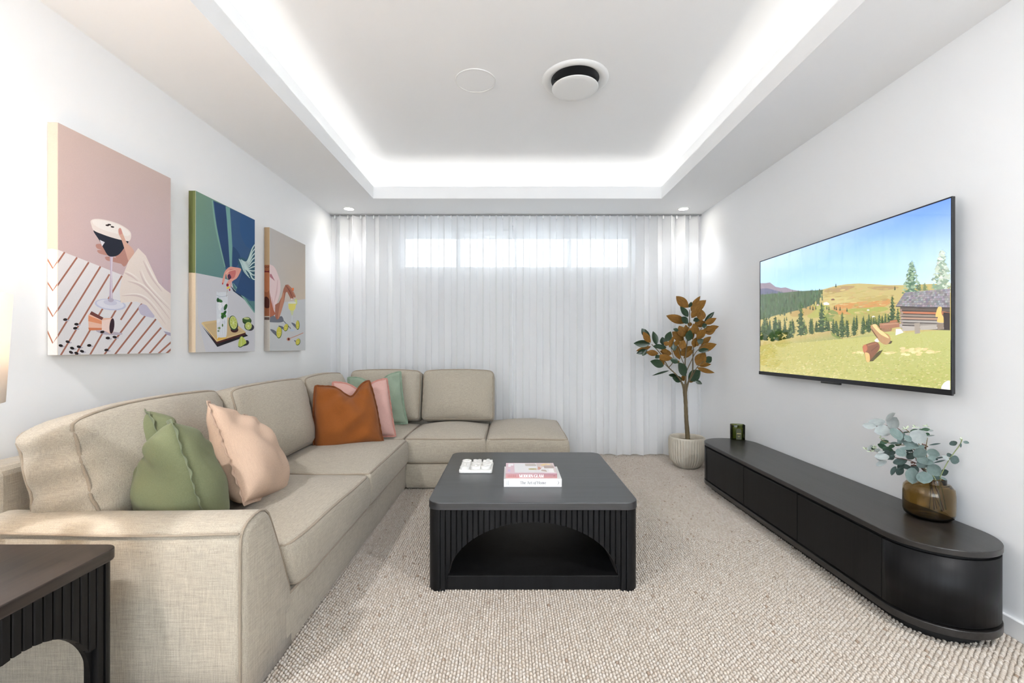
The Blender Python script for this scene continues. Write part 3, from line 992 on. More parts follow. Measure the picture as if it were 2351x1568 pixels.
# curved tunnel lining and the low shelf
cx = (bx0 + bx1) / 2
vs, fs = [], []
for yy in (by0 + 0.034, by1 - 0.034):
    for k in range(41):
        t = math.pi - math.pi * k / 40
        vs.append((cx + (half + 0.001) * math.cos(t), yy, foot + (rise + 0.001) * math.sin(t)))
for k in range(40): fs.append((k, k + 1, 42 + k, 41 + k))
tn = mesh('tunnel_lining', vs, fs, M['black_y'], ct, True)
tn.modifiers.new('thick', 'SOLIDIFY').thickness = 0.006
box('shelf', cx - half + 0.001, cx + half - 0.001, by0 + 0.012, by1 - 0.012, 0.006, 0.068, M['black_z'], ct, 0.002, 1)

# ---- side table beside the arm
x0, x1, y0, y1, zt = -1.598, -1.076, 0.742, 1.258, 0.531
st = thing('side_table', 'dark fluted side table with arched sides beside the sofa arm', 'table', ((x0 + x1) / 2, (y0 + y1) / 2, 0))
extrude_outline('tabletop', rrect(x0, x1, y0, y1, 0.04, 8), zt - 0.030, zt, M['brown_y'], st, 0.003)
bx0, bx1, by0, by1 = x0 + 0.008, x1 - 0.008, y0 + 0.008, y1 - 0.008
zs = zt - 0.030; rr_ = 0.035
for sx_, cx in ((-1, bx0 + rr_), (1, bx1 - rr_)):
    for sy_, cy in ((-1, by0 + rr_), (1, by1 - rr_)):
        corner_post(cx, cy, rr_, sx_, sy_, 0.004, zs, M['black_z'], st)
for ax, lo, hi, faces in (('x', bx0 + rr_, bx1 - rr_, (by0, by1)), ('y', by0 + rr_, by1 - rr_, (bx0, bx1))):
    for fc, inw in ((faces[0], 1), (faces[1], -1)):
        fluted_side(ax, lo, hi, fc + inw * 0.003, inw, 0.188, 0.21, 0.188, zs, 0.0225, M['black_z'], st)
        arch_panel(ax, lo, hi, fc + inw * 0.003, inw, 0.012, 0.188, 0.21, 0.188, zs, M['black_z'], st)

# ---- lamp on the side table
lx, ly = -1.352, 1.0
lamp = thing('table_lamp', 'table lamp with a pale fabric shade standing on the side table', 'lamp', (lx, ly, zt))
cer = mat('cream_ceramic', (0.70, 0.64, 0.55), 0.3)
lathe('base', [(0.0001, 0.0), (0.075, 0.0), (0.08, 0.01), (0.095, 0.06), (0.105, 0.12), (0.098, 0.19), (0.07, 0.25), (0.035, 0.29), (0.02, 0.31), (0.0001, 0.312)], (lx, ly, zt), cer, lamp, 40)
lathe('stem', [(0.008, 0.30), (0.008, 0.52), (0.0001, 0.525)], (lx, ly, zt), M['metal'], lamp, 16)
shade_m = mat('shade_linen', (0.86, 0.80, 0.72), 0.9, 0.1); t = NT(shade_m)
d_ = t.add('ShaderNodeBsdfDiffuse'); d_.inputs[0].default_value = (0.88, 0.85, 0.81, 1)
l_ = t.add('ShaderNodeBsdfTranslucent'); l_.inputs[0].default_value = (0.88, 0.82, 0.78, 1)
x_ = t.add('ShaderNodeMixShader'); x_.inputs[0].default_value = 0.25
t.link(d_.outputs[0], x_.inputs[1]); t.link(l_.outputs[0], x_.inputs[2]); t.link(x_.outputs[0], t.n['Material Output'].inputs['Surface'])
lathe('shade', [(0.160, 0.413), (0.173, 0.676), (0.171, 0.676), (0.158, 0.413)], (lx, ly, zt), shade_m, lamp, 64, closed=True)
lathe('bulb', [(0.0001, 0.515), (0.018, 0.52), (0.03, 0.555), (0.028, 0.58), (0.0001, 0.60)], (lx, ly, zt), M['glow'], lamp, 20)
for k in range(3):
    a = 2 * math.pi * k / 3
    tube('shade_spoke', [(lx, ly, zt + 0.52), (lx + 0.164 * math.cos(a), ly + 0.164 * math.sin(a), zt + 0.52)], 0.002, M['metal'], lamp)
l = bpy.data.lights.new('lamp_light', 'POINT'); l.energy = LAMP; l.color = (1, 0.68, 0.40); l.shadow_soft_size = 0.035
o = bpy.data.objects.new('lamp_light', l); C.objects.link(o); o.parent = lamp; o.location = (0, 0, 0.64)

# ================================================================== MEDIA CONSOLE
CX0, CX1, CY0, CY1, CZ = 1.465, 1.850, 1.5885, 3.5705, 0.358
cr = (CX1 - CX0) / 2; cxm = (CX0 + CX1) / 2; ya, yb = CY0 + cr, CY1 - cr
def stadium(ins, seg=28):
    r = cr - ins; pts = []
    for k in range(seg + 1):
        a = math.pi + math.pi * k / seg
        pts.append((cxm + r * math.cos(a), ya + r * math.sin(a)))
    for k in range(seg + 1):
        a = math.pi * k / seg
        pts.append((cxm + r * math.cos(a), yb + r * math.sin(a)))
    return pts
con = thing('media_console', 'long low black oak console with rounded ends under the television', 'console', (cxm, (CY0 + CY1) / 2, 0))
extrude_outline('top', stadium(0), CZ - 0.022, CZ, M['black_y'], con, 0.0025)
extrude_outline('bottom_board', stadium(0), 0.047, 0.075, M['black_y'], con, 0.0025)
extrude_outline('carcass', stadium(0.018), 0.076, CZ - 0.0225, M['gap'], con, 0)
extrude_outline('plinth', stadium(0.05), 0.001, 0.0465, M['gap'], con, 0)
seams = [ya + 0.006, 2.312, 2.843, yb - 0.006]
zd0, zd1 = 0.086, CZ - 0.034
for a, b in zip(seams[:-1], seams[1:]):
    box('door', CX0 + 0.0005, CX0 + 0.017, a + 0.0018, b - 0.0018, zd0, zd1, M['black_z'], con, 0.0015, 1)
    box('back_panel', CX1 - 0.017, CX1 - 0.0005, a + 0.0018, b - 0.0018, zd0, zd1, M['black_z'], con)
for cy, a0 in ((ya + 0.0042, math.pi), (yb - 0.0042, 0.0)):
    outer, inn = [], []
    for k in range(33):
        a = a0 + math.pi * k / 32
        outer.append((cxm + (cr - 0.0005) * math.cos(a), cy + (cr - 0.0005) * math.sin(a)))
        inn.append((cxm + (cr - 0.017) * math.cos(a), cy + (cr - 0.017) * math.sin(a)))
    extrude_outline('end_panel', outer + inn[::-1], zd0, zd1, M['black_z'], con, 0, smooth=True)

# ---- candle in a green glass jar
def glass_mat(name, col, rough=0.02, ior=1.45):
    m = mat(name, col, rough, 0.5)
    b = m.node_tree.nodes['Principled BSDF']
    b.inputs['Transmission Weight'].default_value = 1.0; b.inputs['IOR'].default_value = ior
    return m
def thin_glass(name, col):
    m = mat(name, col, 0.05); t = NT(m)
    a = t.add('ShaderNodeBsdfTransparent'); a.inputs[0].default_value = (*col, 1)
    g = t.add('ShaderNodeBsdfGlossy'); g.inputs['Roughness'].default_value = 0.04
    fr = t.add('ShaderNodeFresnel'); fr.inputs['IOR'].default_value = 1.45
    x = t.add('ShaderNodeMixShader'); t.link(fr.outputs[0], x.inputs[0]); t.link(a.outputs[0], x.inputs[1]); t.link(g.outputs[0], x.inputs[2])
    t.link(x.outputs[0], t.n['Material Output'].inputs['Surface'])
    return m
def oval(hx, hy, n=40, p=3.2):
    return [(math.copysign(abs(math.cos(t)) ** (2 / p), math.cos(t)) * hx, math.copysign(abs(math.sin(t)) ** (2 / p), math.sin(t)) * hy)
            for t in (2 * math.pi * k / n for k in range(n))]
def shell(name, out, inn, zs_out, zs_in, m, parent):
    """vessel: outer rings from foot to rim, inner rings from rim back to the floor"""
    rings = [(out, z, s) for z, s in zs_out] + [(inn, z, s) for z, s in zs_in]
    n = len(out); vs = []; fs = []
    for pts, z, s in rings: vs += [(x * s, y * s, z) for x, y in pts]
    for i in range(len(rings) - 1):
        for k in range(n):
            l = (k + 1) % n; fs.append((i * n + k, i * n + l, (i + 1) * n + l, (i + 1) * n + k))
    fs.append(tuple(reversed(range(n)))); fs.append(tuple(range((len(rings) - 1) * n, len(rings) * n)))
    return mesh(name, vs, fs, m, parent, True, loc=(0, 0, 0))
cn = bpy.data.objects.new('candle', None); C.objects.link(cn)
tag(cn, 'candle in a square green glass jar on the far end of the console', 'candle')
cn.location = (1.765, 3.515, CZ); cn.rotation_euler = (0, 0, rad(-12))
ho, hi_ = oval(0.052, 0.036), oval(0.0465, 0.0305)
shell('jar', ho, hi_, [(0.0, 0.95), (0.003, 1.0), (0.113, 1.0), (0.116, 0.985)], [(0.116, 1.05), (0.112, 1.0), (0.012, 1.0), (0.010, 0.95)],
      thin_glass('green_glass', (0.50, 0.55, 0.27)), cn)
wx = oval(0.0455, 0.0295); n = len(wx)
mesh('wax', [(x, y, z) for z in (0.0125, 0.088) for x, y in wx], [tuple(reversed(range(n))), tuple(range(n, 2 * n))] + [(k, (k + 1) % n, n + (k + 1) % n, n + k) for k in range(n)],
     mat('pale_wax', (0.62, 0.60, 0.36), 0.5), cn)
tube('wick', [(0, 0, 0.087), (0.001, 0, 0.099)], 0.0012, M['gap'], cn)
lab = [(-0.019, 0.006), (0.019, 0.006)] + [(0.019 * math.cos(t), 0.068 + 0.022 * math.sin(t)) for t in (math.pi * k / 14 for k in range(15))]
mesh('label', [(x, -0.0366, z) for x, z in lab], [tuple(range(len(lab)))], mat('olive_label', (0.055, 0.06, 0.03), 0.6), cn)
gold = mat('gold_print', (0.45, 0.38, 0.16), 0.4)
bm = bmesh.new()
for a in ((-0.013, 0.013, 0.052, 0.0545), (-0.016, 0.016, 0.0475, 0.0505), (-0.008, 0.008, 0.030, 0.032), (-0.005, 0.005, 0.025, 0.0275)):
    box_bm(a[0], a[1], -0.0370, -0.0367, a[2], a[3], bm=bm)
bm_obj('label_print', bm, gold, cn)
# ---- amber vase
vx_, vy_ = 1.772, 1.918
vz = CZ + 0.0005
vs_ = thing('vase', 'low round amber glass vase with a short off-centre neck on the console', 'vase', (vx_, vy_, vz))
amber = glass_mat('amber_glass', (0.66, 0.49, 0.23), 0.01)
po = [(0.0001, 0.006), (0.03, 0.004), (0.055, 0.0), (0.070, 0.003), (0.081, 0.013), (0.085, 0.028), (0.085, 0.06), (0.085, 0.105), (0.082, 0.128), (0.072, 0.140), (0.058, 0.1445), (0.046, 0.1455), (0.0435, 0.149), (0.043, 0.165), (0.042, 0.167)]
pi = [(0.040, 0.165), (0.040, 0.149), (0.043, 0.1425), (0.058, 0.1412), (0.070, 0.1368), (0.0785, 0.127), (0.0815, 0.105), (0.0815, 0.06), (0.0815, 0.03), (0.078, 0.018), (0.068, 0.0095), (0.055, 0.008), (0.03, 0.013), (0.0001, 0.017)]
vsd, fsd = lathe_data(po + pi, 64)
def skew(v):
    x, y, z = v
    k = min(max((z - 0.14) / 0.006, 0), 1)
    return (x + vx_ + 0.010 * k, y + vy_ - 0.010 * k, z + vz)
mesh('glass_body', [skew(v) for v in vsd], fsd, amber, vs_, True)

# ---- leaves
def leaf_mesh(name, shape, mats, fold=0.06, curl=0.10, nl=8, th=0.004):
    """unit leaf along +y, length 1, width 1; upper side +z takes mats[0], underside mats[1]"""
    vs, fs, mi = [], [], []
    for layer in (0, 1):
        for i in range(nl + 1):
            t = i / nl; wd = shape(t) / 2
            zc = curl * (t * t - t * 0.6)
            for s in (-1, 0, 1):
                vs.append((s * wd, t, zc + abs(s) * fold * wd * 2 + (0 if layer == 0 else -th)))
    n = (nl + 1) * 3
    for i in range(nl):
        for s in (0, 1):
            a, b, c, d = i * 3 + s, i * 3 + s + 1, (i + 1) * 3 + s + 1, (i + 1) * 3 + s
            fs.append((a, b, c, d)); mi.append(0)
            fs.append((n + a, n + d, n + c, n + b)); mi.append(1)
    me = bpy.data.meshes.new(name); me.from_pydata(vs, [], fs); me.update()
    for m in mats: me.materials.append(m)
    me.polygons.foreach_set('material_index', mi); me.polygons.foreach_set('use_smooth', [True] * len(fs))
    return me
def put_leaf(me, name, base, tip, width, face, parent, pb):
    """face: direction the upper side looks"""
    base, tip = Vector(base), Vector(tip)
    y = (tip - base); L = y.length; y.normalize()
    z = Vector(face); z = (z - y * z.dot(y)).normalized(); x = y.cross(z)
    o = bpy.data.objects.new(name, me); C.objects.link(o); o.parent = parent
    b = base - Vector(pb)
    mtx = Matrix(((x.x * width, y.x * L, z.x * L, b.x), (x.y * width, y.y * L, z.y * L, b.y), (x.z * width, y.z * L, z.z * L, b.z), (0, 0, 0, 1)))
    o.matrix_basis = mtx
    return o

# ---- eucalyptus in the vase
def leafmat(name, c1, c2, rough=0.6, s=14, spec=0.3):
    m = mat(name, c1, rough, spec); t = NT(m)
    t.link(t.ramp(t.noise((1, 1, 1), s, 3), [(0.3, c1), (0.7, c2)]), t.b.inputs['Base Color'])
    return m
eu_pale = leafmat('eucalyptus_silver', (0.28, 0.32, 0.315), (0.37, 0.40, 0.395), s=3)
eu_teal = leafmat('eucalyptus_teal', (0.10, 0.15, 0.14), (0.165, 0.215, 0.205), s=3)
eu_dark = leafmat('eucalyptus_dark', (0.035, 0.062, 0.056), (0.07, 0.105, 0.098), s=3)
eu_green = leafmat('eucalyptus_green', (0.022, 0.06, 0.03), (0.04, 0.09, 0.05), s=3)
eu_tip = leafmat('eucalyptus_tip', (0.50, 0.58, 0.42), (0.62, 0.68, 0.52), s=3)
rnd_shape = lambda t: (math.sin(math.pi * min(1, t * 0.97 + 0.03)) ** 0.62) * (1.02 - 0.12 * t)
nar_shape = lambda t: math.sin(math.pi * t) ** 0.8
EM = {}
for k, (m_, sh) in {'p': (eu_pale, rnd_shape), 't': (eu_teal, rnd_shape), 'd': (eu_dark, rnd_shape), 'g': (eu_green, rnd_shape), 'n': (eu_dark, nar_shape), 'y': (eu_tip, nar_shape)}.items():
    EM[k] = leaf_mesh('eucalyptus_leaf', sh, [m_, m_], 0.12, 0.16)
eb = (vx_, vy_, vz + 0.15)
eu = thing('eucalyptus_bunch', 'bunch of silvery green eucalyptus stems standing in the amber vase', 'foliage', eb)
view = Vector((vx_, vy_, 0)).normalized(); side = Vector((view.y, -view.x, 0))
def eup(zx, zy, dep=0.0):
    """tracing point to the upright plane through the vase that faces the room"""
    px, py = 1940 + zx / 5.6, 930 + zy / 5.6
    d = Vector(((px - VX) / F, 1.0, -(py - VY) / F))
    c0 = Vector((vx_, vy_, 0)) + view * dep
    t = c0.dot(view) / d.dot(view)
    q = Vector((0, 0, H)) + d * t
    if q.x > XR - 0.03: q.x = XR - 0.03
    return q
EL = """400,275,230,255,85,p 520,215,320,225,95,p 530,205,645,115,80,p 585,300,665,170,145,p 600,320,395,345,165,p 600,300,700,445,150,t
690,500,765,370,65,t 770,390,845,465,75,t 880,475,1010,345,180,p 740,470,945,545,95,t 700,565,890,560,55,t 660,570,775,650,105,t 570,670,395,665,90,p
620,700,500,590,100,d 1050,590,900,650,135,t 1060,585,1212,645,105,t 920,700,1135,745,85,t 940,795,1065,690,115,t 1080,765,1215,895,130,t
1020,855,1010,995,165,t 872,805,870,995,125,t 800,690,895,620,85,d 620,745,785,715,85,d 700,770,855,830,85,d 655,790,608,898,60,d 745,805,680,890,80,d
580,640,645,600,85,d 420,505,530,560,80,g 480,560,610,585,75,g 450,490,550,465,65,g 580,490,685,505,60,t 400,655,480,725,60,p 400,775,530,725,60,p
1470,520,1395,468,75,d 1478,515,1542,520,55,d 1520,470,1592,490,40,t 1352,685,1458,725,105,d 1335,705,1246,650,42,p 1310,650,1370,640,60,d
1235,890,1328,855,105,d 1230,935,1112,925,75,d 1238,945,1295,952,60,t 838,342,930,318,34,g 985,312,1090,320,48,g 1030,365,1088,390,50,g 745,355,832,350,18,g
1050,400,1152,390,18,p 1075,330,1135,330,22,p 1075,515,1218,495,18,n 1150,690,1262,672,18,n 1130,748,1282,713,18,n 945,320,1000,325,36,g
345,575,385,530,45,g 395,600,440,560,50,p 300,590,345,520,55,p 430,620,500,600,50,p 640,650,560,700,70,d 860,600,800,560,70,d 950,560,1010,520,60,t
980,680,1050,740,90,t 760,760,690,820,80,d 850,780,930,860,90,d 650,520,720,480,50,g 560,540,640,530,60,g 820,640,760,600,70,d 1090,650,1140,720,70,t 1130,690,1190,700,40,d""".split()
rl = random.Random(4)
for e in EL:
    bx, by, tx, ty, wd, k = e.split(',')
    bx, by, tx, ty, wd = map(float, (bx, by, tx, ty, wd))
    depth = {'p': -0.02, 't': -0.045, 'd': 0.01, 'g': 0.035, 'n': 0.0, 'y': 0.0}[k] + rl.uniform(-0.02, 0.02)
    tx += (tx - bx) * .1; ty += (ty - by) * .1
    b = eup(bx, by, depth); tip = eup(tx, ty, depth + rl.uniform(-0.018, 0.018))
    f = -view + Vector((rl.uniform(-.7, .7), rl.uniform(-.7, .7), rl.uniform(-0.1, .9)))
    put_leaf(EM[k], 'leaf', b, tip, wd / 5.6 * vy_ / F * rl.uniform(1.0, 1.2), f, eu, eb)
for cxx, cyy in ((1540, 445), (780, 310), (900, 285), (1050, 275), (270, 575), (330, 600), (380, 590), (465, 435), (690, 490), (1100, 760), (1030, 790), (1020, 850), (370, 560)):
    for q in range(5):
        a = rl.uniform(-0.4, 3.5)
        ln = rl.uniform(35, 60)
        put_leaf(EM['y'], 'leaf', eup(cxx, cyy), eup(cxx + ln * math.cos(a), cyy - ln * math.sin(a), rl.uniform(-.02, .02)), 0.0042, -view + Vector((0, 0, 0.6)), eu, eb)
stem_m = mat('eucalyptus_stem', (0.16, 0.13, 0.06), 0.6); stem_d = mat('eucalyptus_stem_brown', (0.10, 0.045, 0.03), 0.6); stem_g = mat('eucalyptus_stem_green', (0.25, 0.30, 0.13), 0.6)
neck = Vector((vx_ + 0.010, vy_ - 0.010, vz + 0.16)); footv = Vector((vx_ + 0.02, vy_ - 0.015, vz + 0.035))
def estem(pts, m, foot, nk):
    path = [footv + Vector(foot), neck + Vector(nk)] + [eup(*p) for p in pts]
    tube('stem', [tuple(p) for p in catmull(path, 6)], 0.0018, m, eu, 6)
estem([(960, 780), (760, 380), (600, 270), (400, 272)], stem_d, (-0.01, 0.0, 0), (-0.01, 0, 0))
estem([(900, 740), (600, 665), (430, 600), (300, 580)], stem_d, (0.02, -0.01, 0), (-0.012, -0.01, 0))
estem([(1060, 700), (1040, 590), (1060, 420)], stem_m, (0.01, 0.01, 0), (0.0, 0.012, 0))
estem([(1235, 900), (1340, 700), (1470, 520), (1545, 440)], stem_g, (0.025, -0.015, 0.005), (0.02, -0.012, 0))
estem([(880, 560), (690, 510), (540, 480), (460, 440)], stem_m, (0.005, -0.02, 0), (-0.015, 0.01, 0))
estem([(950, 500), (850, 370), (780, 310)], stem_m, (-0.02, 0.01, 0), (0.0, 0.015, 0))
estem([(1000, 800), (1020, 860)], stem_g, (0.0, -0.02, 0), (-0.005, -0.02, 0))
# little brown seed clusters
bm = bmesh.new()
for cxx, cyy in ((1030, 525), (885, 745)):
    for q in range(12):
        p_ = eup(cxx + rl.uniform(-35, 35), cyy + rl.uniform(-35, 35), rl.uniform(-.015, .01))
        r_ = bmesh.ops.create_icosphere(bm, subdivisions=1, radius=0.0035)
        bmesh.ops.translate(bm, verts=r_['verts'], vec=p_)
bm_obj('seed_cluster', bm, stem_d, eu, True)

# ================================================================== POTTED MAGNOLIA
PX, PY = 1.580, 4.05
tree = thing('potted_magnolia', 'small magnolia tree with green and rust leaves in a ribbed cream pot', 'plant', (PX, PY, 0))
pm = mat('cream_glaze', (0.60, 0.55, 0.45), 0.45); t = NT(pm)
t.link(t.ramp(t.noise((1, 1, 1), 9, 4), [(0.3, (0.50, 0.445, 0.355)), (0.7, (0.61, 0.57, 0.485))]), t.b.inputs['Base Color'])
prof = [(0.0001, 0.004), (0.085, 0.004), (0.095, 0.006), (0.103, 0.014), (0.112, 0.024), (0.134, 0.055), (0.146, 0.085), (0.151, 0.12), (0.153, 0.18), (0.1535, 0.235), (0.1535, 0.248), (0.1535, 0.262), (0.151, 0.272), (0.147, 0.276), (0.141, 0.275), (0.137, 0.268), (0.136, 0.25), (0.136, 0.20), (0.130, 0.195)]
seg = 38 * 8
vs, fs = lathe_data(prof, seg)
vv = []
for x, y, z in vs:
    a = math.atan2(y, x); r0 = math.hypot(x, y)
    k = 0.0
    if r0 > 0.10 and 0.02 < z < 0.262:
        k = (0.013 * (abs(math.sin(a * 19)) ** 0.7) - 0.009) * min(1, (z - 0.02) / 0.04) * min(1, (0.262 - z) / 0.012) * (1 if r0 > 0.1365 or z < 0.1 else 0)
    vv.append((PX + x * (1 + k / max(r0, 1e-3)), PY + y * (1 + k / max(r0, 1e-3)), z))
mesh('pot', vv, fs, pm, tree, True)
soil = mat('soil', (0.22, 0.17, 0.11), 0.95); ts = NT(soil); ts.bump(ts.noise((1, 1, 1), 60, 4), 0.8, 0.01)
lathe('soil', [(0.0001, 0.236), (0.06, 0.235), (0.1355, 0.231)], (PX, PY, 0), soil, tree, 32)
bark = mat('magnolia_bark', (0.14, 0.10, 0.05), 0.85); tb = NT(bark)
fb = tb.noise((40, 40, 8), 1.5, 5); tb.link(tb.ramp(fb, [(0.3, (0.075, 0.052, 0.028)), (0.7, (0.19, 0.145, 0.075))]), tb.b.inputs['Base Color']); tb.bump(fb, 0.6, 0.006)
def trp(zx, zy, dep=0.0):
    q = photo(1440 + zx / 3.564, 660 + zy / 3.564, PY + dep)
    if q.x > XR - 0.02: q.x = XR - 0.02
    return q
def branch(nm, pts, radii, dz=None):
    pp = [trp(*p) for p in pts]
    c_ = catmull([tuple(p) for p in pp], 8)
    rr2 = list(np.interp(np.linspace(0, 1, len(c_)), np.linspace(0, 1, len(radii)), radii))
    k = random.Random(len(pts)); rr2 = [r * (1 + k.uniform(-.06, .06)) for r in rr2]
    return tube(nm, [tuple(p) for p in c_], rr2, bark, tree, 10)
branch('trunk', [(495, 1290), (493, 1200), (484, 1080), (479, 960), (473, 860), (470, 790)], [0.021, 0.0195, 0.017, 0.016, 0.018, 0.016])
branch('branch', [(466, 860), (452, 790), (405, 718), (335, 648), (275, 545), (200, 465)], [0.010, 0.009, 0.006, 0.005, 0.0045, 0.003])
branch('branch', [(474, 850), (478, 740), (474, 610), (490, 450), (508, 300), (512, 180)], [0.010, 0.008, 0.006, 0.005, 0.004, 0.003])
branch('branch', [(482, 850), (498, 780), (533, 690), (538, 560), (550, 450, 0.03), (610, 330, 0.04)], [0.010, 0.008, 0.006, 0.005, 0.004, 0.003])
branch('branch', [(482, 690, -0.02), (520, 610, -0.03), (565, 525, -0.05), (640, 460, -0.08)], [0.005, 0.004, 0.0035, 0.0025])
branch('branch', [(490, 800), (545, 700, -0.03), (575, 650, -0.05), (630, 600, -0.06)], [0.005, 0.004, 0.0035, 0.0025])
branch('branch', [(340, 655), (380, 600, -0.03), (370, 540, -0.05), (350, 470, -0.05)], [0.004, 0.0035, 0.003, 0.002])
branch('branch', [(478, 660), (440, 570, -0.04), (420, 500, -0.05)], [0.004, 0.003, 0.002])
branch('branch', [(350, 668), (320, 640), (300, 620)], [0.003, 0.003, 0.002])
mg_top = leafmat('magnolia_green', (0.012, 0.032, 0.015), (0.028, 0.062, 0.027), 0.30, 4, 0.5)
mg_bot = leafmat('magnolia_rust', (0.150, 0.066, 0.008), (0.255, 0.120, 0.015), 0.65, 4, 0.3)
mg_shape = lambda t: (math.sin(math.pi * t ** 0.9) ** 0.85) * 1.0
MG = leaf_mesh('magnolia_leaf', mg_shape, [mg_top, mg_bot], 0.10, 0.16)
ML = """500,165,402,70,60,b 520,190,603,68,40,b 522,195,650,100,66,b 525,250,612,142,55,b 500,240,430,155,40,g 505,165,522,115,32,g 490,285,322,230,60,b
445,240,496,297,45,g 605,272,610,178,58,b 630,280,710,200,30,g 635,298,735,248,40,b 560,305,642,282,55,b 640,350,768,318,40,b 622,362,730,332,65,b
580,388,545,292,55,b 535,430,535,310,28,b 570,422,650,345,62,b 470,405,425,312,60,b 465,435,370,362,62,b 490,400,480,305,42,b 500,440,515,345,48,g
420,355,376,340,28,g 545,492,572,408,50,b 580,512,768,462,60,b 605,472,690,402,42,b 580,518,668,508,34,g 570,455,625,425,38,g 568,637,642,530,78,b
585,640,690,630,32,b 640,612,688,568,48,g 570,655,725,695,36,b 498,757,595,678,86,g 478,725,412,612,72,g 450,760,365,738,46,g 405,720,335,716,26,g
460,768,465,710,36,b 500,770,555,758,22,b 555,762,613,790,26,g 345,680,200,725,14,g 440,557,537,478,60,b 460,580,552,505,30,b 430,590,398,450,56,b
435,502,470,430,52,b 400,480,420,424,42,b 375,580,245,560,46,b 345,492,386,395,36,b 320,442,357,358,44,g 300,472,285,405,44,g 342,470,298,450,32,b
385,520,375,440,42,g 322,490,222,484,34,g 365,545,268,518,46,b 300,642,184,604,56,g 292,642,275,575,46,b 278,622,215,622,24,b 420,612,350,590,42,g
430,605,388,612,22,b 190,462,50,455,50,g 192,452,133,362,46,b 165,410,118,335,42,g 185,430,145,340,28,g 240,472,206,358,46,g 195,482,72,517,32,b
162,510,75,540,36,g 256,542,155,530,42,b 162,508,122,560,30,g 256,582,235,550,32,g 210,482,292,478,30,g 540,275,592,255,34,g 612,322,652,302,34,g
520,285,505,322,30,b 560,470,600,440,40,b 450,520,480,460,36,b 415,540,390,480,50,b 505,380,540,330,40,b 330,520,280,505,36,b 590,310,560,275,44,b""".split()
for e in ML:
    bx, by, tx, ty, wd, k = e.split(',')
    bx, by, tx, ty, wd = map(float, (bx, by, tx, ty, wd))
    dp = rl.uniform(-0.09, 0.09)
    b = trp(bx, by, dp); tip = trp(tx, ty, dp + rl.uniform(-0.03, 0.03))
    f = Vector((rl.uniform(-.35, .35), -1, rl.uniform(-.25, .45)))
    if k == 'b': f = -f
    put_leaf(MG, 'leaf', b, tip, wd / 3.564 * PY / F * 1.22, f, tree, (PX, PY, 0))

# ================================================================== THINGS ON THE COFFEE TABLE
TZ = 0.396
# a small serif alphabet drawn with strokes: k thick, n thin
GL = {
 'M': (1.12, [('n', (.16, 0), (.16, 1)), ('k', (.16, 1), (.55, .04)), ('n', (.55, .04), (.93, 1)), ('k', (.93, 0), (.93, 1)), ('s', .16, 0), ('s', .93, 0), ('t', .16, 1), ('t', .93, 1)]),
 'O': (.92, [('o', .46, .5, .40, .51)]),
 'D': (.92, [('k', (.2, 0), (.2, 1)), ('c', .3, .5, .52, .49, -90, 90), ('n', (.2, .975), (.32, .975)), ('n', (.2, .025), (.32, .025)), ('t', .18, 1), ('s', .18, 0)]),
 'E': (.78, [('k', (.2, 0), (.2, 1)), ('n', (.2, .97), (.68, .97)), ('n', (.2, .52), (.52, .52)), ('n', (.2, .03), (.70, .03)), ('n', (.67, .97), (.67, .74)), ('n', (.69, .03), (.69, .28)), ('n', (.52, .62), (.52, .42))]),
 'R': (.90, [('k', (.2, 0), (.2, 1)), ('c', .34, .74, .36, .25, -90, 90), ('n', (.2, .975), (.36, .975)), ('n', (.2, .5), (.36, .5)), ('k', (.42, .5), (.78, .03)), ('s', .2, 0), ('s', .82, 0)]),
 'N': (.98, [('n', (.16, 0), (.16, 1)), ('k', (.16, 1), (.80, 0)), ('n', (.80, 0), (.80, 1)), ('s', .16, 0), ('t', .80, 1), ('t', .14, 1)]),
 'G': (.95, [('c', .47, .5, .41, .51, 40, 330), ('k', (.80, .06), (.80, .42)), ('t', .76, .44)]),
 'L': (.74, [('k', (.22, 0), (.22, 1)), ('n', (.2, .03), (.68, .03)), ('n', (.67, .03), (.67, .28)), ('t', .22, 1)]),
 'A': (.96, [('n', (.12, 0), (.46, 1)), ('k', (.46, 1), (.82, 0)), ('n', (.24, .34), (.66, .34)), ('s', .12, 0), ('s', .84, 0)]),
 'T': (.84, [('k', (.42, 0), (.42, .98)), ('n', (.06, .97), (.78, .97)), ('n', (.07, .97), (.06, .76)), ('n', (.77, .97), (.78, .76)), ('s', .42, 0)]),
 'H': (.98, [('k', (.2, 0), (.2, 1)), ('k', (.78, 0), (.78, 1)), ('n', (.2, .52), (.78, .52)), ('s', .2, 0), ('s', .78, 0), ('t', .2, 1), ('t', .78, 1)]),
 'h': (.66, [('k', (.15, 0), (.15, 1.02)), ('c', .33, .40, .18, .25, 0, 180), ('k', (.51, 0), (.51, .42)), ('s', .15, 0), ('s', .51, 0)]),
 'e': (.56, [('c', .28, .32, .22, .33, 0, 320), ('n', (.07, .36), (.50, .36))]),
 'r': (.48, [('k', (.15, 0), (.15, .64)), ('c', .30, .44, .15, .20, 40, 180), ('s', .15, 0)]),
 't': (.42, [('k', (.2, .08), (.2, .86)), ('n', (.05, .63), (.38, .63)), ('c', .30, .12, .10, .12, 180, 330)]),
 'o': (.62, [('o', .30, .32, .24, .335)]),
 'f': (.40, [('k', (.12, -.22), (.24, .72)), ('c', .36, .80, .13, .20, 30, 180), ('n', (.05, .62), (.40, .62))]),
 'm': (.98, [('k', (.15, 0), (.15, .64)), ('c', .31, .42, .16, .22, 0, 180), ('k', (.47, 0), (.47, .44)), ('c', .63, .42, .16, .22, 0, 180), ('k', (.79, 0), (.79, .44)), ('s', .15, 0), ('s', .47, 0), ('s', .79, 0)]),
 ' ': (.34, []),
}
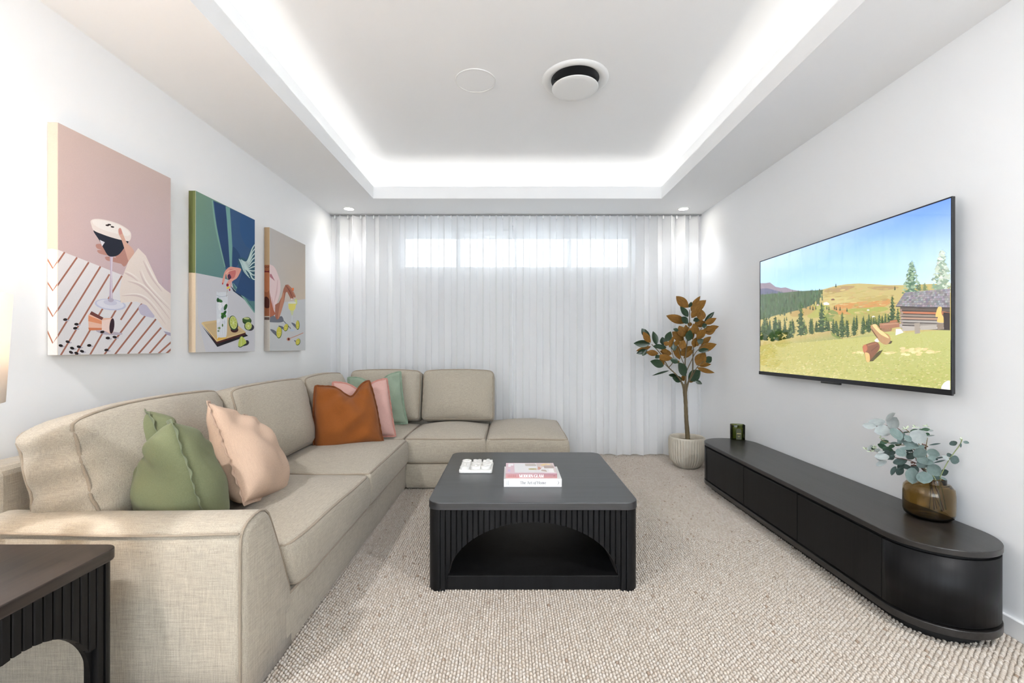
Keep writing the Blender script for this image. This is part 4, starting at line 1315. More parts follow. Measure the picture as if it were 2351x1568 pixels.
def letters(art, text, x, y, h, width, kw, nw, col, slant=()):
    tot = sum(GL[c][0] for c in text); sx_ = width / tot
    for ch_i, ch in enumerate(text):
        adv, st = GL[ch]
        sl = 0.2 if ch_i in slant else 0.0
        T = lambda p: (x + (p[0] + sl * p[1]) * sx_, y + p[1] * h)
        for s in st:
            if s[0] in 'kn':
                art.stroke([T(s[1]), T(s[2])], (kw if s[0] == 'k' else nw) * h, col)
            elif s[0] == 'o':
                _, cx, cy, rx, ry = s
                ring = [(cx + rx * math.cos(a), cy + ry * math.sin(a), abs(math.cos(a))) for a in (2 * math.pi * k / 24 for k in range(25))]
                art.stroke([T(p) for p in ring], [(nw + (kw - nw) * p[2] ** 1.5) * h for p in ring], col)
            elif s[0] == 'c':
                _, cx, cy, rx, ry, a0, a1 = s
                ring = [(cx + rx * math.cos(a), cy + ry * math.sin(a), abs(math.cos(a))) for a in (math.radians(a0 + (a1 - a0) * k / 16) for k in range(17))]
                art.stroke([T(p) for p in ring], [(nw + (kw - nw) * p[2] ** 1.5) * h for p in ring], col)
            else:
                yy = s[2] + (0.02 if s[0] == 's' else -0.02)
                art.stroke([T((s[1] - .15, yy)), T((s[1] + .15, yy))], nw * 0.8 * h, col)
        x += adv * sx_

printed = attr_mat('printed_paper', 0.45, 0, 0.4)
def book(name, label, x0, x1, y0, y1, z0, z1, cover_m, page_m):
    th = thing(name, label, 'book', ((x0 + x1) / 2, (y0 + y1) / 2, z0))
    c = 0.0025
    bm = bmesh.new()
    box_bm(x0, x1, y0, y1, z0, z0 + c, bm=bm); box_bm(x0, x1, y0, y1, z1 - c, z1, bm=bm); box_bm(x0, x1, y0, y0 + c, z0 + c, z1 - c, bm=bm)
    bm_obj('cover', bm, cover_m, th)
    box('pages', x0 + 0.003, x1 - 0.003, y0 + c + 0.0002, y1 - 0.004, z0 + c + 0.0002, z1 - c - 0.0002, page_m, th)
    return th
pages = mat('book_pages', (0.80, 0.77, 0.70), 0.85)
b1 = (-0.030, 0.2515, 2.203, 2.432, TZ + 0.0004, TZ + 0.0385)
bk = book('book', 'thick white hardback at the bottom of the two stacked books', *b1, mat('white_cover', (0.80, 0.80, 0.79), 0.4), pages)
art = Art(lambda s, t: (s, t), (b1[0], b1[1], b1[4], b1[5]), lambda s, t, k: (s, b1[2] - 0.0002 - k, t))
w_, z_ = b1[1] - b1[0], b1[5] - b1[4]
letters(art, 'The Art of Home', b1[0] + 0.278 * w_, b1[4] + 0.36 * z_, 0.36 * z_, 0.45 * w_, 0.13, 0.055, (70, 70, 72), (8, 9))
for k, (xx, n_) in enumerate(((0.052, 5), (0.079, 7))):
    for q in range(n_):
        zq = b1[4] + z_ * (0.22 + 0.55 * (q + 0.5) / n_)
        art.stroke([(b1[0] + xx * w_ - 0.0018, zq), (b1[0] + xx * w_ + 0.0018, zq + (0.0006 if q % 2 else -0.0003))], 0.0010, (150, 150, 150))
art.stroke([(b1[0] + .927 * w_, b1[4] + .80 * z_), (b1[0] + .945 * w_, b1[4] + .62 * z_), (b1[0] + .947 * w_, b1[4] + .5 * z_), (b1[0] + .938 * w_, b1[4] + .36 * z_), (b1[0] + .932 * w_, b1[4] + .25 * z_)], [0.0004, 0.0016, 0.0022, 0.0014, 0.0004], (95, 95, 97), True)
art.build('spine_title', printed, bk)
b2 = (-0.0215, 0.2305, 2.217, 2.420, TZ + 0.0388, TZ + 0.0605)
bk = book('book', 'slim pink hardback with white spine lettering lying on the white book', *b2, mat('rose_cover', lin((176, 128, 128)), 0.4), pages)
art = Art(lambda s, t: (s, t), (b2[0], b2[1], b2[4], b2[5]), lambda s, t, k: (s, b2[2] - 0.0002 - k, t))
w_, z_ = b2[1] - b2[0], b2[5] - b2[4]
art.poly([(b2[0], b2[4]), (b2[1], b2[4]), (b2[1], b2[5]), (b2[0], b2[5])], None, cols=[(186, 134, 130), (178, 132, 128), (166, 124, 134), (186, 142, 146)])
letters(art, 'MODERN GLAM', b2[0] + 0.262 * w_, b2[4] + 0.16 * z_, 0.66 * z_, 0.475 * w_, 0.26, 0.06, (238, 232, 232))
for row in (0, 1):
    for q in range(9):
        xx = b2[0] + w_ * (0.04 + 0.165 * (q + .5) / 9); zq = b2[4] + z_ * (0.56 - 0.30 * row)
        art.stroke([(xx, zq), (xx + (0.0006 if q % 2 else -.0004), zq + 0.2 * z_)], 0.0016, (140, 80, 80))
art.stroke([(b2[0] + .925 * w_, b2[4] + .62 * z_), (b2[0] + .935 * w_, b2[4] + .42 * z_), (b2[0] + .945 * w_, b2[4] + .62 * z_)], 0.0014, (120, 70, 80))
art.stroke([(b2[0] + .955 * w_, b2[4] + .7 * z_), (b2[0] + .955 * w_, b2[4] + .4 * z_)], 0.0016, (120, 70, 80))
art.build('spine_title', printed, bk)
# cover picture: s along x, t from the spine back
art = Art(lambda s, t: (b2[0] + s * w_, b2[2] + t * (b2[3] - b2[2])), (b2[0], b2[1], b2[2], b2[3]), lambda s, t, k: (s, t, b2[5] + 0.0002 + k))
art.poly([(0, 0), (1, 0), (1, 1), (0, 1)], (215, 188, 196))
art.poly([(.18, .10), (.985, .10), (.985, .96), (.17, .96)], (222, 221, 222))
art.poly([(.045, .62), (.10, .62), (.10, .74), (.155, .74), (.16, .93), (.05, .93)], (238, 234, 238))
art.poly([(.045, .18), (.09, .18), (.09, .36), (.045, .36)], (200, 180, 212))
art.poly([(.40, .72), (.62, .72), (.64, .80), (.60, .93), (.40, .93)], (190, 180, 172)); art.poly([(.41, .71), (.62, .71), (.62, .74), (.41, .74)], (160, 145, 132))
art.poly([(.46, .34), (.62, .34), (.62, .48), (.46, .48)], (196, 184, 140)); art.ell(.53, .41, .05, .04, (170, 160, 110))
art.poly([(.64, .60), (.97, .60), (.985, .96), (.64, .96)], (205, 190, 184)); art.poly([(.78, .48), (.98, .48), (.985, .74), (.78, .74)], (178, 160, 152))
for a, c in (((.77, .80, .05, .05), (228, 196, 120)), ((.83, .88, .06, .04), (222, 190, 130)), ((.89, .84, .04, .05), (232, 205, 150)), ((.68, .50, .035, .12), (190, 140, 122)), ((.72, .62, .03, .1), (215, 195, 195)), ((.66, .40, .03, .06), (205, 160, 145))):
    art.ell(*a, c)
art.poly([(.70, .24), (.82, .15), (.80, .34), (.72, .36)], (186, 168, 158)); art.poly([(.66, .16), (.82, .10), (.98, .10), (.98, .16)], (236, 234, 234))
art.poly([(.86, .12), (.955, .12), (.955, .46), (.865, .46)], (234, 232, 230)); art.poly([(.955, .12), (.985, .12), (.985, .46), (.96, .46)], (205, 198, 192))
art.build('cover_picture', printed, bk)

# ---- noughts and crosses set
GX0, GX1, GY0, GY1 = -0.276, -0.096, 2.436, 2.622
gz = TZ + 0.0004
marble = mat('white_marble', (0.80, 0.79, 0.76), 0.35)
bd = thing('game_board', 'white noughts and crosses board beside the books on the coffee table', 'game board', ((GX0 + GX1) / 2, (GY0 + GY1) / 2, gz))
extrude_outline('board', rrect(GX0, GX1, GY0, GY1, 0.014, 6), gz, gz + 0.016, marble, bd, 0.003)
pw, pd = (GX1 - GX0) / 3, (GY1 - GY0) / 3
gm = mat('board_groove', (0.72, 0.71, 0.68), 0.5)
for k in (1, 2):
    box('ridge', GX0 + pw * k - 0.002, GX0 + pw * k + 0.002, GY0 + 0.004, GY1 - 0.004, gz + 0.0158, gz + 0.0178, marble, bd)
    box('ridge', GX0 + 0.004, GX1 - 0.004, GY0 + pd * k - 0.002, GY0 + pd * k + 0.002, gz + 0.0158, gz + 0.0176, marble, bd)
vo, fo = lathe_data([(0.0085, 0.0), (0.0255, 0.0), (0.0265, 0.002), (0.0265, 0.015), (0.0245, 0.017), (0.0105, 0.017), (0.0085, 0.015)], 32, True)
me_o = bpy.data.meshes.new('nought'); me_o.from_pydata(vo, [], fo); me_o.materials.append(marble); me_o.polygons.foreach_set('use_smooth', [True] * len(fo))
cr_pts = []
for k in range(4):
    a = math.pi / 4 + k * math.pi / 2
    for da, rr3 in ((-0.42, 0.022), (-0.26, 0.0275), (0.26, 0.0275), (0.42, 0.022), (math.pi / 4, 0.0115)):
        cr_pts.append((rr3 * math.cos(a + da), rr3 * math.sin(a + da)))
n = len(cr_pts)
vx2 = [(x, y, z) for z in (0.0, 0.017) for x, y in cr_pts]
me_x = bpy.data.meshes.new('cross'); me_x.from_pydata(vx2, [], [tuple(reversed(range(n))), tuple(range(n, 2 * n))] + [(k, (k + 1) % n, n + (k + 1) % n, n + k) for k in range(n)]); me_x.materials.append(marble)
rowsn = ['front', 'middle', 'back']; colsn = ['left', 'centre', 'right']
GRID = [['x', 'o', 'o'], ['x', 'x', 'o'], ['o', 'x', 'x']]
for r_ in range(3):
    for c_ in range(3):
        k = GRID[r_][c_]
        o = bpy.data.objects.new('nought_piece' if k == 'o' else 'cross_piece', me_o if k == 'o' else me_x); C.objects.link(o)
        o.location = (GX0 + pw * (c_ + .5) + (-0.006 if (r_, c_) == (0, 2) else 0), GY0 + pd * (r_ + .5), gz + 0.0162 + 0.0016 * 0)
        o.rotation_euler = (0, 0, rad(45) if (r_, c_) == (2, 2) else rl.uniform(-.08, .08))
        pos = {('front', 'left'): 'front left corner', ('front', 'centre'): 'middle of the front row', ('front', 'right'): 'front right corner', ('middle', 'left'): 'left end of the middle row',
               ('middle', 'centre'): 'centre', ('middle', 'right'): 'right end of the middle row', ('back', 'left'): 'back left corner', ('back', 'centre'): 'middle of the back row', ('back', 'right'): 'back right corner'}[(rowsn[r_], colsn[c_])]
        tag(o, 'white %s piece in the %s of the game board' % ('nought' if k == 'o' else 'cross', pos), 'game piece', 'noughts and crosses pieces')

# ================================================================== TELEVISION
TX = 1.806                                   # screen plane
tvY = lambda px: F * TX / (px - VX)
TY0_, TY1_ = tvY(2187.5), tvY(1745.0)        # near and far edge
TZ1 = H + (VY - 450) * TY0_ / F
TZ0 = 0.884
tv = thing('television', 'wall-mounted flat television showing an alpine meadow with a log cabin', 'television', (XR, (TY0_ + TY1_) / 2, TZ0))
box('panel', TX + 0.0005, TX + 0.012, TY0_, TY1_, TZ0, TZ1, M['plastic'], tv, 0.002, 1)
box('rear_housing', TX + 0.012, TX + 0.042, TY0_ + 0.035, TY1_ - 0.02, TZ0 + 0.004, TZ0 + 0.30, M['plastic'], tv, 0.004, 1)
box('rear_housing', TX + 0.012, TX + 0.024, TY0_ + 0.02, TY1_ - 0.02, TZ0 + 0.30, TZ1 - 0.02, M['plastic'], tv, 0.003, 1)
box('wall_bracket', TX + 0.042, XR - 0.0005, (TY0_ + TY1_) / 2 - 0.2, (TY0_ + TY1_) / 2 + 0.2, TZ0 + 0.05, TZ0 + 0.28, M['plastic'], tv)
b_ = 0.006
for a in ((TY0_, TY1_, TZ1 - b_, TZ1), (TY0_, TY0_ + b_, TZ0 + 0.018, TZ1 - b_), (TY1_ - b_, TY1_, TZ0 + 0.018, TZ1 - b_)):
    box('bezel', TX - 0.003, TX + 0.001, *a, M['metal'], tv, 0.0008, 1)
box('lower_bezel', TX - 0.006, TX + 0.002, TY0_ - 0.004, TY1_ + 0.006, TZ0 - 0.006, TZ0 + 0.018, M['metal'], tv, 0.0015, 1)
ym = tvY(1908)
box('sensor_bar', TX - 0.008, TX + 0.006, ym - 0.075, ym + 0.075, TZ0 - 0.016, TZ0 - 0.005, M['plastic'], tv, 0.002, 1)

def zfn(x0, y0, sc, X):
    def fn(zx, zy):
        px, py = x0 + zx / sc, y0 + zy / sc
        Y = F * X / (px - VX)
        return (Y, H - (py - VY) / F * Y)
    return fn
ra = random.Random(12)
def jit(c, a=10): d = ra.uniform(-a, a); return tuple(min(255, max(0, v + d + ra.uniform(-a / 3, a / 3))) for v in c)
tvf = zfn(1720, 430, 3.136, TX)
art = Art(tvf, (TY0_ + b_, TY1_ - b_, TZ0 + 0.018, TZ1 - b_), lambda s, t, k: (TX - 0.0004 - k, s, t), 1.2e-6)
art.poly([(60, 520), (760, 290), (1465, 60), (1465, 760), (760, 760), (60, 760)], None, cols=[(188, 214, 252), (146, 186, 252), (104, 148, 252), (212, 236, 250), (186, 224, 250), (178, 220, 250)])
art.poly([(60, 690), (118, 690), (150, 684), (190, 716), (230, 724), (262, 720), (310, 737), (385, 748), (500, 770), (400, 830), (60, 830)], (146, 134, 146))
art.poly([(60, 735), (130, 726), (200, 745), (260, 760), (260, 800), (60, 800)], (104, 106, 130))
art.poly([(60, 800), (330, 760), (430, 748), (520, 738), (560, 727), (620, 710), (700, 697), (790, 692), (900, 697), (1000, 704), (1100, 704), (1200, 700), (1455, 690), (1455, 1100), (60, 1160)], (188, 172, 112))
for a in (((540, 745), (640, 715), (760, 712), (700, 742), (600, 762)), ((850, 720), (1000, 712), (1080, 722), (960, 742))):
    art.poly(a, (170, 142, 100), True)
for a, c in ((((620, 850), (720, 830), (860, 820), (1000, 802), (1010, 840), (920, 880), (780, 930), (640, 945), (600, 900)), (196, 142, 84)), (((700, 880), (820, 870), (960, 860), (1000, 880), (900, 905), (760, 920)), (160, 165, 86)),
             (((540, 800), (640, 790), (760, 800), (680, 830), (560, 840)), (196, 182, 120)), (((450, 850), (560, 850), (600, 900), (480, 940), (420, 930)), (170, 168, 92)), (((780, 800), (900, 780), (1000, 780), (960, 812), (840, 822)), (178, 160, 98)),
             (((300, 880), (420, 850), (480, 870), (420, 920), (310, 930)), (178, 150, 92)), (((580, 880), (640, 905), (620, 960), (520, 960), (560, 910)), (128, 140, 76)), (((620, 920), (800, 915), (980, 905), (960, 960), (640, 990)), (166, 158, 90))):
    art.poly(a, c, True)
for k in range(160):
    x, y = ra.uniform(540, 1090), ra.uniform(720, 940)
    art.ell(x, y, ra.uniform(8, 30), ra.uniform(1.5, 5), jit((184, 162, 102), 20), ra.uniform(-12, 2), 8)
# far forest
art.poly([(60, 775), (200, 764), (350, 748), (470, 742), (535, 740), (512, 775), (500, 800), (450, 850), (330, 890), (200, 920), (60, 960)], (84, 102, 76))
def conifer(cx, by, h, w, c, tiers=7):
    pts_l, pts_r = [], []
    for k in range(tiers):
        y0 = by - h * (1 - k / tiers); y1 = by - h * (1 - (k + 1) / tiers) + h * 0.02
        wk = w * ((k + 1) / tiers) ** 0.8
        pts_l += [(cx - wk * 0.42 * ra.uniform(.6, 1), y1 - h * .05), (cx - wk * ra.uniform(.8, 1.15), y1)]
        pts_r += [(cx + wk * 0.42 * ra.uniform(.6, 1), y1 - h * .05), (cx + wk * ra.uniform(.8, 1.15), y1)]
    art.poly([(cx, by - h)] + pts_r + pts_l[::-1], c)
def bigtree(cx, by, h, w, dark, light, n=40):
    art.poly([(cx - 3, by), (cx + 3, by), (cx + 2, by - h * .5), (cx - 2, by - h * .5)], (80, 66, 50))
    conifer(cx, by - h * .06, h * .94, w * .8, dark, 8)
    for k in range(n):
        t = ra.uniform(0.06, 0.97); yy = by - h * (1 - t); ww = w * t ** 0.8
        xx = cx + ra.uniform(-ww, ww) * 0.95
        c = light if ra.random() < .5 + .3 * (xx > cx) else dark
        sz = w * ra.uniform(.10, .22)
        art.poly([(xx - sz, yy + sz * .5), (xx - sz * .2, yy - sz * .6), (xx + sz, yy + sz * .4), (xx + sz * .2, yy + sz * .8)], jit(c, 14))
rowsf = []
for k in range(230):
    x = ra.uniform(70, 530); top = 770 - (x - 80) * 0.065
    lim = 955 - max(0, (x - 200)) * 0.38
    rowsf.append((x, ra.uniform(top + 12, max(top + 20, lim))))
for x, y in sorted(rowsf, key=lambda p: p[1]):
    conifer(x, y, ra.uniform(26, 40), ra.uniform(6, 10), jit((76, 98, 68), 26), 3)
for x, y in ((505, 845), (520, 855), (490, 850), (575, 885), (615, 880), (628, 885), (655, 888), (705, 895), (560, 880), (440, 880), (460, 885), (480, 880), (1050, 740), (625, 720), (270, 960), (255, 965)):
    conifer(x, y, 32, 9, jit((58, 80, 50), 10), 3)
for a, c in ((((535, 832), (560, 826), (578, 836), (578, 846), (540, 848)), (230, 228, 224)), (((590, 806), (606, 800), (618, 808), (614, 813), (592, 813)), (120, 80, 70)), (((848, 882), (858, 877), (868, 883), (866, 889), (850, 889)), (214, 210, 204)), (((486, 845), (498, 840), (504, 852), (488, 853)), (206, 180, 170)), (((885, 930), (898, 924), (910, 932), (886, 937)), (220, 218, 214))):
    art.poly(a, c)
# mid tree line
for k in range(60):
    x = ra.uniform(70, 1080); y = 1075 - 0.05 * max(0, x - 300) + ra.uniform(-8, 10)
    bigtree(x, y - 20, ra.uniform(70, 115), ra.uniform(20, 30), jit((50, 72, 44), 10), (96, 112, 66), 10)
for x, y, h_, w_ in ((110, 1100, 170, 40), (190, 1085, 165, 40), (300, 1085, 130, 36), (375, 1075, 255, 46), (455, 1060, 120, 26), (525, 1052, 225, 52), (608, 1065, 125, 30), (672, 1088, 195, 38), (712, 1082, 130, 26),
                     (760, 1070, 140, 30), (822, 1060, 125, 28), (866, 1048, 140, 28), (640, 1085, 100, 24), (940, 1000, 90, 24), (985, 985, 80, 22), (1035, 990, 215, 42), (1075, 985, 120, 30), (910, 1010, 80, 20)):
    bigtree(x, y, h_, w_, (54, 76, 46), (108, 124, 74), 46)
bigtree(1175, 790, 268, 76, (92, 122, 98), (150, 172, 142), 120)
bigtree(1268, 745, 60, 30, (110, 124, 84), (150, 160, 120), 16); bigtree(1232, 745, 55, 26, (96, 112, 76), (140, 150, 110), 16)
bigtree(1395, 760, 320, 92, (140, 160, 138), (196, 208, 190), 160)
for k in range(60): art.ell(ra.uniform(78, 290), ra.uniform(1030, 1100), ra.uniform(8, 22), ra.uniform(6, 14), jit((52, 70, 34), 14), 0, 8)
# meadow
art.poly([(60, 1150), (250, 1096), (380, 1072), (480, 1058), (560, 1036), (590, 1034), (620, 1062), (670, 1092), (760, 1078), (880, 1046), (1000, 1034), (1100, 1048), (1250, 1040), (1465, 1022), (1465, 1490), (760, 1420), (60, 1340)],
         None, cols=[(c_[0] + 8, c_[1] + 1, c_[2] + 16) for c_ in [(176, 172, 84), (172, 170, 88), (176, 166, 92), (176, 164, 92), (178, 158, 96), (176, 156, 92), (158, 158, 84), (140, 152, 80), (150, 158, 86), (170, 174, 92), (176, 180, 96), (178, 184, 98), (176, 182, 98), (176, 184, 98), (168, 178, 92), (178, 180, 96), (184, 178, 92)]])
for a in (((590, 1040), (630, 1066), (680, 1094), (640, 1088), (600, 1066)), ):
    art.poly(a, (120, 134, 68))
for k in range(1700):
    x = ra.uniform(75, 1455); lo = 1150 - (x - 75) * .2 if x < 560 else (1095 if x < 900 else 1062)
    hi_y = 1335 + (x - 75) * 0.105
    y = ra.uniform(lo, hi_y)
    s_ = 1.6 + (y - 1040) / 90
    art.ell(x, y, s_ * ra.uniform(1, 2.6), s_ * ra.uniform(.35, .8), jit(ra.choice([(200, 192, 130), (170, 170, 100), (206, 196, 142), (158, 160, 94), (190, 180, 116)]), 12), ra.uniform(-14, 4), 7)
for a in ((1180, 1180, 70, 26), (800, 1190, 44, 9), (1010, 1193, 50, 8), (1270, 1175, 60, 20), (1330, 1185, 50, 8)):
    for k in range(14): art.ell(a[0] + ra.uniform(-1, 1) * a[2], a[1] + ra.uniform(-1, 1) * a[3], a[2] * .3, a[3] * .35, jit((226, 204, 150), 12), -5, 9)
# cabin
art.poly([(1095, 850), (1455, 860), (1455, 1030), (1300, 1025), (1110, 1000), (1098, 930)], (88, 78, 72))
logc = [(96, 84, 78), (182, 112, 80), (150, 134, 122), (168, 138, 116), (170, 164, 158), (150, 142, 134), (186, 180, 172)]
for k in range(7):
    y = 872 + k * 21
    art.poly([(1102, y), (1455, y + 8), (1455, y + 25), (1102, y + 15)], jit(logc[k], 6)); art.stroke([(1102, y + 16), (1455, y + 26)], 4, (58, 50, 48))
for k in range(7): art.ell(1100 + (k % 2) * 8, 885 + k * 19, 10, 9, jit((160, 142, 126), 12), 0, 9)
art.poly([(1128, 757), (1300, 742), (1465, 728), (1465, 866), (1260, 864), (1063, 856)], (134, 130, 134))
for r0 in range(8):
    t0_, t1_ = r0 / 8, (r0 + 1) / 8
    for k in range(22):
        f0, f1 = k / 22 + (r0 % 2) * .02, (k + 0.92) / 22 + (r0 % 2) * .02
        def rp(f, t_): return (1128 + f * 337 + (1063 - 1128 + f * 65) * t_, 757 - f * 29 + ((856 - 757) + f * 39) * t_)
        art.poly([rp(f0, t0_), rp(f1, t0_), rp(f1, t1_ + ra.uniform(-.02, .03)), rp(f0, t1_ + ra.uniform(-.02, .03))], jit((142, 138, 142), 22))
    art.stroke([rp(0, t1_), rp(1, t1_)], 2.5, (84, 80, 84))
art.stroke([(1063, 858), (1260, 867), (1465, 868)], 6, (66, 58, 56))
# figure carved of yellow wood, posts, logs
art.poly([(1372, 862), (1396, 866), (1394, 905), (1410, 940), (1416, 972), (1364, 970), (1368, 935), (1352, 932), (1356, 900)], (232, 190, 112), True)
art.poly([(1396, 890), (1440, 900), (1438, 918), (1400, 915)], (170, 110, 80))
for a, c in ((((1198, 978), (1238, 976), (1240, 1050), (1202, 1056)), (160, 148, 136)), (((1110, 1005), (1200, 1000), (1200, 1030), (1112, 1036)), (176, 168, 160)), (((1240, 995), (1360, 990), (1360, 1022), (1242, 1028)), (176, 168, 158)), (((1362, 980), (1408, 978), (1410, 1022), (1366, 1026)), (140, 124, 110)), (((1408, 900), (1455, 905), (1455, 1026), (1412, 1024)), (60, 50, 46)), (((1066, 980), (1110, 985), (1112, 1010), (1070, 1004)), (170, 162, 154))):
    art.poly(a, c)
art.poly([(944, 980), (1060, 968), (1090, 975), (1092, 1005), (1000, 1020), (950, 1018)], (160, 112, 88)); art.stroke([(950, 990), (1080, 980)], 6, (190, 146, 116))
art.poly([(1020, 962), (1070, 952), (1080, 966), (1024, 976)], (170, 110, 76)); art.poly([(950, 1022), (1040, 1018), (1030, 1036), (980, 1042)], (150, 110, 84))
art.poly([(1065, 1020), (1100, 1020), (1120, 1045), (1090, 1056), (1062, 1066)], (228, 226, 222)); art.poly([(910, 1100), (930, 1086), (945, 1112), (920, 1117)], (230, 228, 222)); art.poly([(1010, 1100), (1040, 1108), (1030, 1126), (990, 1130)], (84, 72, 52))
art.poly([(884, 994), (920, 985), (945, 1010), (960, 1040), (1010, 1060), (1026, 1100), (1000, 1132), (960, 1120), (925, 1080), (890, 1030)], (180, 140, 100), True)
art.poly([(896, 992), (922, 988), (940, 1015), (1000, 1064), (1012, 1086), (960, 1062), (915, 1020)], (232, 200, 140), True); art.poly([(885, 1010), (900, 1030), (940, 1090), (925, 1082), (892, 1034)], (120, 84, 60))
art.poly([(860, 1255), (940, 1180), (972, 1170), (950, 1205), (900, 1252)], (84, 76, 44))
art.poly([(824, 1150), (850, 1130), (915, 1112), (944, 1130), (942, 1170), (880, 1245), (855, 1255), (838, 1200)], (134, 88, 64), True)
art.poly([(842, 1190), (872, 1200), (876, 1250), (856, 1257), (846, 1225)], (226, 180, 116), True); art.poly([(830, 1140), (850, 1134), (860, 1165), (838, 1190), (826, 1170)], (186, 112, 80), True); art.stroke([(860, 1140), (925, 1122)], 8, (166, 112, 84)); art.stroke([(885, 1180), (935, 1140)], 6, (104, 64, 48))
art.poly([(1394, 1436), (1420, 1402), (1455, 1396), (1465, 1475), (1402, 1462)], (236, 234, 230), True)
screen_m = attr_mat('lit_screen', 0.06, 0.34, 0.5)
screen_m.node_tree.nodes['Principled BSDF'].inputs['Coat Weight'].default_value = 1.0
screen_m.node_tree.nodes['Principled BSDF'].inputs['Coat Roughness'].default_value = 0.05
screen_m.cycles.emission_sampling = 'NONE'
art.build('screen_picture', screen_m, tv)

# ================================================================== CANVASES
canvas_m = attr_mat('canvas_print', 0.8, 0, 0.15, 0.04)
side_m = attr_mat('canvas_side_print', 0.8, 0, 0.15, 0.04, 0.8)  # lower gain paints the strongly lit edges darker than the front
cloth_m = fabric('canvas_edge', (0.70, 0.62, 0.52), 0.05)
PXF = -1.712
def canvas(label, pxl, pxr, x0, y0, sc, edge, draw, draw_side):
    Y0, Y1 = F * PXF / (pxl - VX), F * PXF / (pxr - VX)
    z1, z0 = 1.928, 1.046
    th = thing('canvas_print', label, 'picture', (XL, (Y0 + Y1) / 2, z0), 'cocktail canvases in a row above the sofa')
    box('stretched_canvas', XL + 0.004, PXF, Y0, Y1, z0, z1, edge, th, 0.002, 1)
    a = Art(zfn(x0, y0, sc, PXF), (Y0 + 0.0008, Y1 - 0.0008, z0 + 0.0008, z1 - 0.0008), lambda s, t, k: (PXF + 0.0003 + k, s, t))
    draw(a); a.build('front_print', canvas_m, th)
    def sfn(zx, zy):
        px, py = x0 + zx / sc, y0 + zy / sc
        return ((px - VX) / F * Y0, H - (py - VY) / F * Y0)
    a = Art(sfn, (XL + 0.006, PXF - 0.0008, z0 + 0.0008, z1 - 0.0008), lambda s, t, k: (s, Y0 - 0.0003 - k, t))
    draw_side(a); a.build('side_print', side_m, th)

